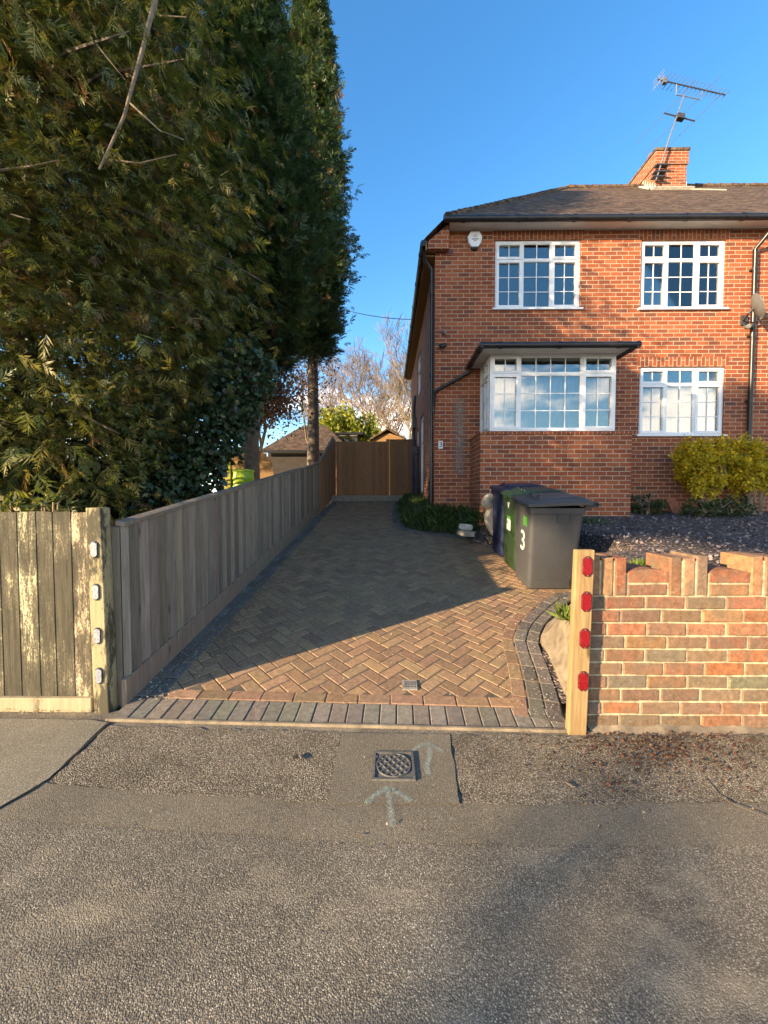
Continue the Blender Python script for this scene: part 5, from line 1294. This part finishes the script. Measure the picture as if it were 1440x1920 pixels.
quads_object('leaves', leaf_quads(p, d, w, s, s * 0.6).reshape(-1, 3), n, pick_cols(n, [(0.24, 0.13, 0.10), (0.18, 0.10, 0.08)]), M['leaf'], t)
# big yellow-green bush over the gate
t = thing('evergreen_bush', (-1.7, 20.5, 1.5), 'bright yellow-green domed bush showing above the garage roof and gate', 'bush')
a = P(600, 800, 20.5); b = P(720, 800, 20.5); tz = P(650, 778, 20.5).z
m = MB(); m.tube([(-1.7, 20.5, 1.4), (-1.75, 20.5, 4.0)], [0.12, 0.05], 8); m.build('stem', M['bark'], t)
leaf_cloud('leaves', [((a.x + b.x) / 2 - 0.7, 20.5, 3.55, 1.35, 1.2, tz - 3.5), ((a.x + b.x) / 2 + 0.55, 20.6, 3.5, 1.25, 1.2, tz - 3.8), ((a.x + b.x) / 2, 20.3, 3.2, 1.9, 1.3, 1.6)], 30000, 0.20, [(0.25, 0.26, 0.025), (0.15, 0.18, 0.025), (0.34, 0.31, 0.03), (0.10, 0.13, 0.025)], M['leaf'], t, aspect=0.55, shell=0.7)

# ------------------------------------------------------------------ neighbour's garden and buildings behind
def butt():
    c = P(455, 897, 7.4); zt = P(455, 881, 7.4).z; t = thing('water_butt', (c.x, 7.4, 0.58), 'lime green plastic water butt with a flat lid behind the fence', 'water butt')
    zb = 0.58; m = MB(); prof = [(0.17, 0), (0.2, 0.03), (0.215, 0.4), (0.21, zt - zb - 0.40)]
    for k in range(2): h = zt - zb - 0.36 + 0.16 * k; prof += [(0.21, h), (0.218, h + 0.02), (0.218, h + 0.035), (0.21, h + 0.055)]
    prof += [(0.205, zt - zb - 0.05), (0.2, zt - zb - 0.04)]; m.lathe((c.x, 7.4, zb), prof, 28); m.build('barrel', M['lime'], t, smooth=True)
    m = MB(); m.lathe((c.x, 7.4, zt - 0.045), [(0.222, 0), (0.225, 0.03), (0.20, 0.045), (0.03, 0.05)], 28); m.lathe((c.x - 0.08, 7.4, zt), [(0.05, 0), (0.05, 0.03), (0.01, 0.035)], 12); m.build('lid', M['lime'], t, smooth=True)
butt()
c = P(428, 870, 7.25); m = MB(); m.box(c.x - 0.06, c.x + 0.06, 7.2, 7.3, 0.5, c.z); m.box(c.x - 0.075, c.x + 0.075, 7.185, 7.315, c.z, c.z + 0.03)
props(m.build('garden_post', M['lime_dark'], origin=(c.x, 7.25, 0.5), bevel=0.006), 'short yellow-green painted post beside the lime green butt', 'post')
def shed():
    a, b = P(440, 870, 10.6), P(503, 900, 10.6); zt = P(470, 842, 10.6).z; t = thing('garden_shed', ((a.x + b.x) / 2, 10.6, 0.95), 'tan slatted garden shed with a rounded top behind the lime green butt', 'shed')
    m = MB(); z = 0.95; xc, hw = (a.x + b.x) / 2 - 0.1, (b.x - a.x) / 2 + 0.25
    while z < zt:
        k = (z - 0.95) / (zt - 0.95); w = hw * (1 if k < 0.6 else math.sqrt(max(0.02, 1 - ((k - 0.6) / 0.42) ** 2)))
        m.obox((xc, 10.6, z + 0.045), (w, 0, 0), (0, 0.012, 0), (0, -0.006, 0.048), rc((1, 1, 1), 0.2)); z += 0.088
    m.build('slats', M['slat_tan'], t)
    m = MB()
    for f in (-0.95, -0.2, 0.5): m.box(xc + f * hw - 0.02, xc + f * hw + 0.02, 10.62, 10.66, 0.9, zt - 0.25)
    m.build('batten', M['slat_tan'], t)
shed()
def hip_building(name, label, x0, x1, y0, y1, zb, ze, zr, wall, ov=0.25, hip=0.8, ridge='x'):
    t = thing(name, ((x0 + x1) / 2, y0, zb), label, name.split('_')[-1])
    m = MB(); m.box(x0, x1, y0, y1, zb, ze)
    if ridge == 'y': m.prism([(x0, y0, ze), (x1, y0, ze), ((x0 + x1) / 2, y0, zr - 0.12)], (0, y1 - y0, 0))
    m.build('wall', M[wall], t)
    m = MB(); a, b, c, d = x0 - ov, x1 + ov, y0 - ov, y1 + ov
    def rp(pts, u, v): m.poly(pts, uv=slope_uv(pts, Vector(pts[0]), Vector(u), Vector(v).normalized()))
    if ridge == 'x':
        r0, r1 = (a + hip, (c + d) / 2, zr), (b - hip, (c + d) / 2, zr)
        rp([(a, c, ze), (b, c, ze), r1, r0], (1, 0, 0), (0, (d - c) / 2, zr - ze)); rp([(b, d, ze), (a, d, ze), r0, r1], (-1, 0, 0), (0, -(d - c) / 2, zr - ze))
        rp([(a, d, ze), (a, c, ze), r0], (0, -1, 0), (hip, 0, zr - ze)); rp([(b, c, ze), (b, d, ze), r1], (0, 1, 0), (-hip, 0, zr - ze))
    else:
        xm = (a + b) / 2
        rp([(a, d, ze - 0.1), (a, c, ze - 0.1), (xm, c, zr), (xm, d, zr)], (0, -1, 0), (xm - a, 0, zr - ze)); rp([(b, c, ze - 0.1), (b, d, ze - 0.1), (xm, d, zr), (xm, c, zr)], (0, 1, 0), (a - xm, 0, zr - ze))
        m.tube([(a, c, ze - 0.06), (xm, c, zr + 0.03), (b, c, ze - 0.06)], 0.05, 6)
        m.tube([(xm, c, zr + 0.03), (xm, d, zr + 0.03)], 0.09, 8)
    m.build('roof', M['roof'], t)
    m = MB(); m.box(a, b, c - 0.05, c + 0.0, ze - 0.12, ze - 0.01)
    if ridge == 'x': m.box(b, b + 0.05, c - 0.05, d, ze - 0.12, ze - 0.01); m.build('gutter', M['black'], t)
    return t
g0, g1 = P(572, 840, 16.5), P(648, 840, 16.5); hip_building('tiled_garage', 'low garage with a dark tiled hipped roof seen over the fence behind the conifer trunks', g0.x - 1.6, g1.x, 16.5, 20, 1.3, P(640, 845, 16.5).z, P(600, 797, 18.2).z, 'darkwall', hip=1.4)
g0, g1 = P(640, 830, 18.5), P(668, 830, 18.5); hip_building('flat_roofed_outbuilding', 'white-walled outbuilding with a flat dark roof beyond the fence', g0.x - 0.6, g1.x, 19.2, 22, 1.4, P(640, 812, 19.2).z, P(640, 803, 19.2).z, 'soffit', hip=0.3)
g0, g1 = P(698, 820, 17.2), P(757, 820, 17.2); hip_building('gabled_shed', 'small shed with a low dark gabled roof peeking over the gate', g0.x, g1.x, 17.2, 20, 1.4, P(700, 822, 17.2).z, P(727, 806, 17.2).z, 'slat_tan', ridge='y', ov=0.1)
# overhead wire
m = MB(); a, b = P(560, 548, 16), P(772, 599, 13.6); m.tube([a.lerp(b, k / 12) + Vector((0, 0, -0.25 * (1 - (2 * k / 12 - 1) ** 2))) for k in range(13)], 0.012, 5)
props(m.build('telephone_wire', M['black'], origin=b), 'thin overhead wire running from the house eaves into the conifers', 'wire')

# ------------------------------------------------------------------ front garden plants
def shrub(name, px, Y, w, z0, z1, label, pal, n, seed, stems=5, sz=0.06, group=None, blobs=None, cl=45):
    rd = random.Random(seed); c = P(px, 940, Y); gb_ = garden_z(Y); t = thing(name, (c.x, Y, gb_), label, 'shrub', group)
    m = MB()
    for k in range(stems):
        a = Vector((c.x + rd.uniform(-.12, .12), Y + rd.uniform(-.06, .06), gb_ - 0.03)); e = Vector((c.x + rd.uniform(-w, w) * 0.8, Y + rd.uniform(-.2, .2), z0 + (z1 - z0) * rd.uniform(0.3, 0.9)))
        mid = a.lerp(e, 0.45) + Vector((rd.uniform(-.08, .08), 0, 0.1)); m.tube([a, mid, e], [0.022, 0.016, 0.006], 6)
        for q in range(4): f = a.lerp(e, rd.uniform(0.4, 1)); m.tube([f, f + Vector((rd.uniform(-.25, .25), rd.uniform(-.15, .15), rd.uniform(.05, .3)))], [0.008, 0.003], 4)
    m.build('stem', M['bark_pale'], t)
    bl = blobs or [(c.x - w * 0.45, Y, (z0 + z1) / 2 + 0.02, w * 0.62, 0.32, (z1 - z0) / 2), (c.x + w * 0.4, Y, (z0 + z1) / 2, w * 0.62, 0.32, (z1 - z0) / 2 * 0.95)]
    leaf_cloud('leaves', bl, n, sz, pal, M['leaf'], t, aspect=0.65, clump=cl, shell=0.35)
    return t
YEL = [(0.55, 0.38, 0.012), (0.44, 0.32, 0.015), (0.62, 0.46, 0.03), (0.30, 0.25, 0.02), (0.38, 0.30, 0.02)]
zt = P(1320, 832, 7.15).z; z0 = P(1320, 928, 7.15).z
shrub('yellow_shrub', 1318, 7.15, 0.43, z0, zt, 'yellow-leaved shrub under the ground floor window, left of the black downpipe', YEL, 9500, 1, group='yellow shrubs against the house')
shrub('yellow_shrub', 1412, 7.1, 0.46, z0 + 0.02, zt + 0.02, 'yellow-leaved shrub with pale bare stems in front of the black downpipe', YEL, 9500, 2, group='yellow shrubs against the house')
GRN = [(0.045, 0.07, 0.022), (0.03, 0.05, 0.018), (0.07, 0.09, 0.03), (0.09, 0.085, 0.035)]
for lb, px, Y, w, hh, sd in (('low grey-green plant in the corner between the bay and the wall', 1212, 7.35, 0.32, 0.28, 3), ('straggly low green plant at the foot of the yellow shrubs', 1318, 6.95, 0.36, 0.24, 4), ('dark low green plant under the right-hand yellow shrub', 1378, 6.95, 0.34, 0.32, 5)):
    c = P(px, 950, Y); g0 = garden_z(Y)
    shrub('low_plant', px, Y, w, g0, g0 + hh, lb, GRN, 900, sd, 4, 0.055, blobs=[(c.x, Y, g0 + hh * 0.4, w, 0.22, hh * 0.7)], cl=26)
c = P(1266, 950, 7.42); g0 = garden_z(7.42); m = MB(); m.obox((c.x, 7.45, g0 + 0.13), (0.085, 0, 0.012), (0, 0.007, 0.0), (-0.03, 0.05, 0.14)); 
props(m.build('roof_tile', M['terracotta'], origin=(c.x, 7.45, g0), bevel=0.003), 'loose red clay tile leaning against the house wall', 'tile')

# grass bank by the corner of the house
tl = [D(*p) for p in [(925, 1016), (905, 1011), (860, 1004), (800, 998), (766, 992), (752, 978), (751, 955), (752, 944)]]
wl_ = [Vector((BX0 + 0.1, 6.82, 1.06)), Vector((BX0 - 0.02, 6.9, 1.08)), Vector((1.45, HY, 1.13)), Vector((1.15, HY, 1.17)), Vector((HX0, HY, 1.2)), Vector((HX0, 8.4, 1.24)), Vector((HX0, 10.0, 1.38)), Vector((HX0, 11.7, 1.5))]
m = MB(); vs = []; fs = []; NS = 6; bank_pts = []
for a, b in zip(tl, wl_):
    for k in range(NS + 1):
        f = k / NS; q = a.lerp(b, f); q.z += 0.10 * math.sin(math.pi * min(1, f * 1.3)) * (1 - f * .5) - (0.02 if k == 0 else 0); vs.append(q)
for i in range(len(tl) - 1):
    for k in range(NS): fs.append((i * (NS + 1) + k, (i + 1) * (NS + 1) + k, (i + 1) * (NS + 1) + k + 1, i * (NS + 1) + k + 1))
m.mesh(vs, fs); props(m.build('grass_bank', M['soil'], smooth=True), kind='structure')
def blades(name, pts, n, h, pal, spread=0.05, mat='leaf'):
    k = rng.integers(0, len(pts), n); p = np.array([tuple(q) for q in pts])[k] + rng.normal(size=(n, 3)) * np.array([spread, spread, 0.0])
    d = nrmz(rng.normal(size=(n, 3)) * 0.55 + np.array([0, 0, 1.0])); w = nrmz(np.cross(d, rng.normal(size=(n, 3)))); s = h * rng.uniform(0.4, 1.3, n)
    return props(quads_object(name, leaf_quads(p, d, w, s, s * 0.16).reshape(-1, 3), n, pick_cols(n, pal, 0.35), M[mat]), kind='stuff')
bp_ = []
for i in range(len(tl) - 1):
    for _ in range(240):
        u, v = random.random(), random.random(); f = v
        A = tl[i].lerp(tl[i + 1], u); B = wl_[i].lerp(wl_[i + 1], u); q = A.lerp(B, f); q.z += 0.10 * math.sin(math.pi * min(1, f * 1.3)) * (1 - f * .5) - 0.01
        if i > 0 or f > 0.4: bp_.append(q)
GR = [(0.045, 0.085, 0.018), (0.03, 0.06, 0.015), (0.07, 0.11, 0.025), (0.05, 0.075, 0.03), (0.10, 0.12, 0.04)]
blades('grass', bp_, 11000, 0.16, GR, 0.03)
# moss and grass along the gravel edge and by the wall
ed = [Vector((random.uniform(2.35, 3.4), random.uniform(5.9, 6.5), 0)) for _ in range(60)]
for q in ed: q.z = garden_z(q.y) + 0.0
blades('grass', ed, 1500, 0.06, GR, 0.08)
tf = []
for _ in range(30): q = P(1215, 1056, 2.9) + Vector((random.gauss(0, .07), random.gauss(0, .05), 0)); q.z -= 0.10; tf.append(q)
for _ in range(16): q = P(1072, 1165, 2.95) + Vector((random.gauss(0, .025), random.gauss(0, .05), 0)); tf.append(q)
blades('grass', tf, 700, 0.12, [(0.10, 0.16, 0.02), (0.14, 0.18, 0.03), (0.08, 0.12, 0.02)], 0.015)
# broken stone lumps and the beige roll behind the bins
def lump(name, c, r, label, cat, mat, sd):
    rd = random.Random(sd); bm = bmesh.new(); bmesh.ops.create_icosphere(bm, subdivisions=3, radius=1)
    for v in bm.verts:
        k = 1 + 0.22 * noise.noise(v.co * 1.7 + Vector((sd, 0, 0))); v.co = Vector((max(-.75, min(.75, v.co.x)) * r[0] * k, max(-.7, min(.7, v.co.y)) * r[1] * k, max(-.6, min(.6, v.co.z)) * r[2] * k))
    me = bpy.data.meshes.new(name); bm.to_mesh(me); bm.free(); me.materials.append(mat); o = bpy.data.objects.new(name, me); link(o); o.location = c; o.rotation_euler = (0, 0.1, rd.uniform(-.4, .4)); return props(o, label, cat)
c = P(874, 1000, 6.55); lump('stone_lump', (c.x, 6.55, c.z), (0.21, 0.12, 0.075), 'long pale broken kerb stone lying at the edge of the grass bank', 'stone', M['concrete'], 3)
c = P(873, 988, 6.8); lump('stone_lump', (c.x, 6.8, c.z), (0.15, 0.1, 0.085), 'smaller brownish broken stone resting behind the pale kerb stone', 'stone', M['cement'], 8)
t = thing('rolled_cushion', (1.70, 6.35, 0.85), 'beige padded roll folded over and propped behind the blue bin', 'cushion')
m = MB(); a, b, c, d = P(930, 932, 6.45), P(912, 942, 6.42), P(905, 962, 6.4), P(930, 1000, 6.35)
def pad(pts, rad):
    m = MB(); vs = []; fs = []
    m.tube(pts, rad, 14); return m
pad([P(935, 930, 6.5), P(922, 931, 6.45), P(912, 938, 6.42), P(910, 946, 6.40), P(918, 950, 6.42), P(940, 950, 6.5)], [0.05, 0.085, 0.10, 0.10, 0.085, 0.05]).build('fold', M['fabric'], t, smooth=True, subsurf=1)
pad([P(945, 950, 6.5), P(925, 953, 6.45), P(917, 966, 6.42), P(923, 984, 6.40), P(931, 1004, 6.36), P(934, 1008, 6.36)], [0.06, 0.10, 0.125, 0.11, 0.08, 0.03]).build('roll', M['fabric'], t, smooth=True, subsurf=1)

# loose slate pieces over the gravel bed
n = 9000; gy_ = 2.6 + 4.4 * rng.random(n) ** 1.3; gx_ = 1.7 + 8 * rng.random(n); keep = gx_ > 2.62 - 0.75 * np.clip((3.5 - gy_), 0, 1)
gx_, gy_ = gx_[keep], gy_[keep]; n = len(gx_); P0 = np.stack([gx_, gy_, np.array([garden_z(y) + 0.03 * noise.noise(Vector((x * 2, y * 2, 0))) for x, y in zip(gx_, gy_)]) + 0.012], 1)
d = nrmz(rng.normal(size=(n, 3)) * np.array([1, 1, 0.45])); w = nrmz(np.cross(nrmz(np.array([0, 0, 1.0]) + rng.normal(size=(n, 3)) * 0.5), d)); s = 0.042 * rng.uniform(0.5, 1.4, n)
props(quads_object('slate_chippings', leaf_quads(P0, d, w, s, s * 0.65).reshape(-1, 3), n, pick_cols(n, [(0.17, 0.13, 0.125), (0.11, 0.085, 0.085), (0.24, 0.19, 0.17), (0.30, 0.25, 0.22)], 0.2), M['stone_chip']), kind='stuff')
# ------------------------------------------------------------------ small litter
def scatter(name, pts, size, pal, up=0.004, mat='leaf', flat=0.12, aspect=0.6):
    n = len(pts); p = np.array(pts) + np.array([0, 0, up]); d = nrmz(rng.normal(size=(n, 3)) * np.array([1, 1, flat])); nn = nrmz(np.array([0, 0, 1.0]) + rng.normal(size=(n, 3)) * flat); w = nrmz(np.cross(nn, d)); s = size * rng.uniform(0.5, 1.5, n)
    return props(quads_object(name, leaf_quads(p, d, w, s, s * aspect).reshape(-1, 3), n, pick_cols(n, pal, 0.2), M[mat]), kind='stuff')
pp = []
for _ in range(1500):
    r = random.random()
    if r < 0.45: y = 2.5 + 5.5 * random.random() ** 1.6; x = FX0 + abs(random.gauss(0, 0.22)) + 0.03
    elif r < 0.85:
        q = random.choice([s_ for s_ in sm if s_.y < 5]); x, y = q.x - abs(random.gauss(0, 0.16)) - 0.02, q.y + random.gauss(0, .06)
    else: x, y = random.uniform(FX0, 1.0), random.uniform(2.4, 4.6)
    if inside(x, y, outer): pp.append((x, y, DS * (y - DY) + 0.022))
scatter('petals', pp, 0.0135, [(0.55, 0.50, 0.42), (0.45, 0.42, 0.36)])
dd_ = []
for _ in range(900):
    px = random.gauss(1230, 110); py = 1378 + abs(random.gauss(0, 42)); q = G(px, py)
    if q.y < WY - 0.02: dd_.append((q.x, q.y, 0.010))
scatter('leaf_litter', dd_, 0.017, [(0.13, 0.06, 0.03), (0.09, 0.05, 0.03), (0.20, 0.12, 0.06), (0.16, 0.055, 0.03)], 0.003, flat=0.3)
dd_ = []
for _ in range(260):
    q = G(random.uniform(190, 1440), random.uniform(1372, 1600)); dd_.append((q.x, q.y, 0.016))
scatter('leaf_litter', dd_, 0.010, [(0.22, 0.14, 0.07), (0.36, 0.30, 0.2), (0.12, 0.07, 0.04)], 0.002, flat=0.3)
dd_ = [(random.uniform(-7, -1.9), 2.40 - abs(random.gauss(0, 0.03)), 0.02) for _ in range(700)]
scatter('leaf_litter', dd_, 0.012, [(0.26, 0.18, 0.09), (0.34, 0.26, 0.14), (0.16, 0.10, 0.05)], 0.002, flat=0.5)
def twig(pts, r, label, name='twig'):
    m = MB(); q = [G(x, y, 0.012) + Vector((0, 0, 0.004)) for x, y in pts]; m.tube(q, r, 5); props(m.build(name, M['bark'], origin=q[0]), label, 'twig')
twig([(1320, 1462), (1345, 1492), (1380, 1512), (1440, 1535), (1500, 1550)], 0.0014, 'long thin dark stem curving across the pavement at the right edge')
twig([(1060, 1468), (1068, 1473), (1076, 1478)], 0.0035, 'short pale twig lying on the pavement below the red-reflector post')
twig([(548, 1422), (560, 1416), (566, 1424)], 0.006, 'curled brown dead leaf stalk on the worn pavement left of the iron cover')

# ------------------------------------------------------------------ unseen trees added across the road, shaped to throw the soft shade
conifer('conifer_tree', (-13.2, -5.75, 0), 6.0, 9.3, 1.25, lambda t: math.sqrt(max(0.0, 1 - (2 * t - 0.9) ** 2 / 1.25)), 'unseen broad evergreen across the road behind the camera whose shade falls over the house front', None, 230, 20, 0.42, 6, 0.13, DRK, 0.05, trunk_r=0.15, limbs=60, updroop=0.1, seed=9, tpts=[(-13.2, -3.3, -0.1), (-13.2, -3.3, 2.5), (-13.25, -3.35, 5.0), (-13.2, -4.0, 6.3), (-13.2, -5.2, 7.2), (-13.2, -5.75, 8.6)])

t = thing('garden_tree', (-13.2, -8.4, 0), 'unseen small loose-leaved tree across the road behind the camera, its shade crossing the pavement', 'tree', None)
m = MB(); m.tube([(-13.2, -8.4, -0.1), (-13.25, -8.35, 2.0), (-13.1, -8.4, 3.6)], [0.09, 0.07, 0.03], 8); m.build('trunk', M['bark'], t)
leaf_cloud('crown', [(-13.2, -7.36, 4.30, 0.3, 0.16, 0.13), (-13.2, -7.65, 4.13, 0.35, 0.22, 0.2), (-13.2, -8.0, 3.95, 0.5, 0.3, 0.35), (-13.2, -8.9, 3.8, 0.8, 0.7, 0.62)], 2300, 0.11, DRK, M['leaf'], t, aspect=0.6, shell=0.3)  # crown of the added tree, laid out for its shade on the pavement
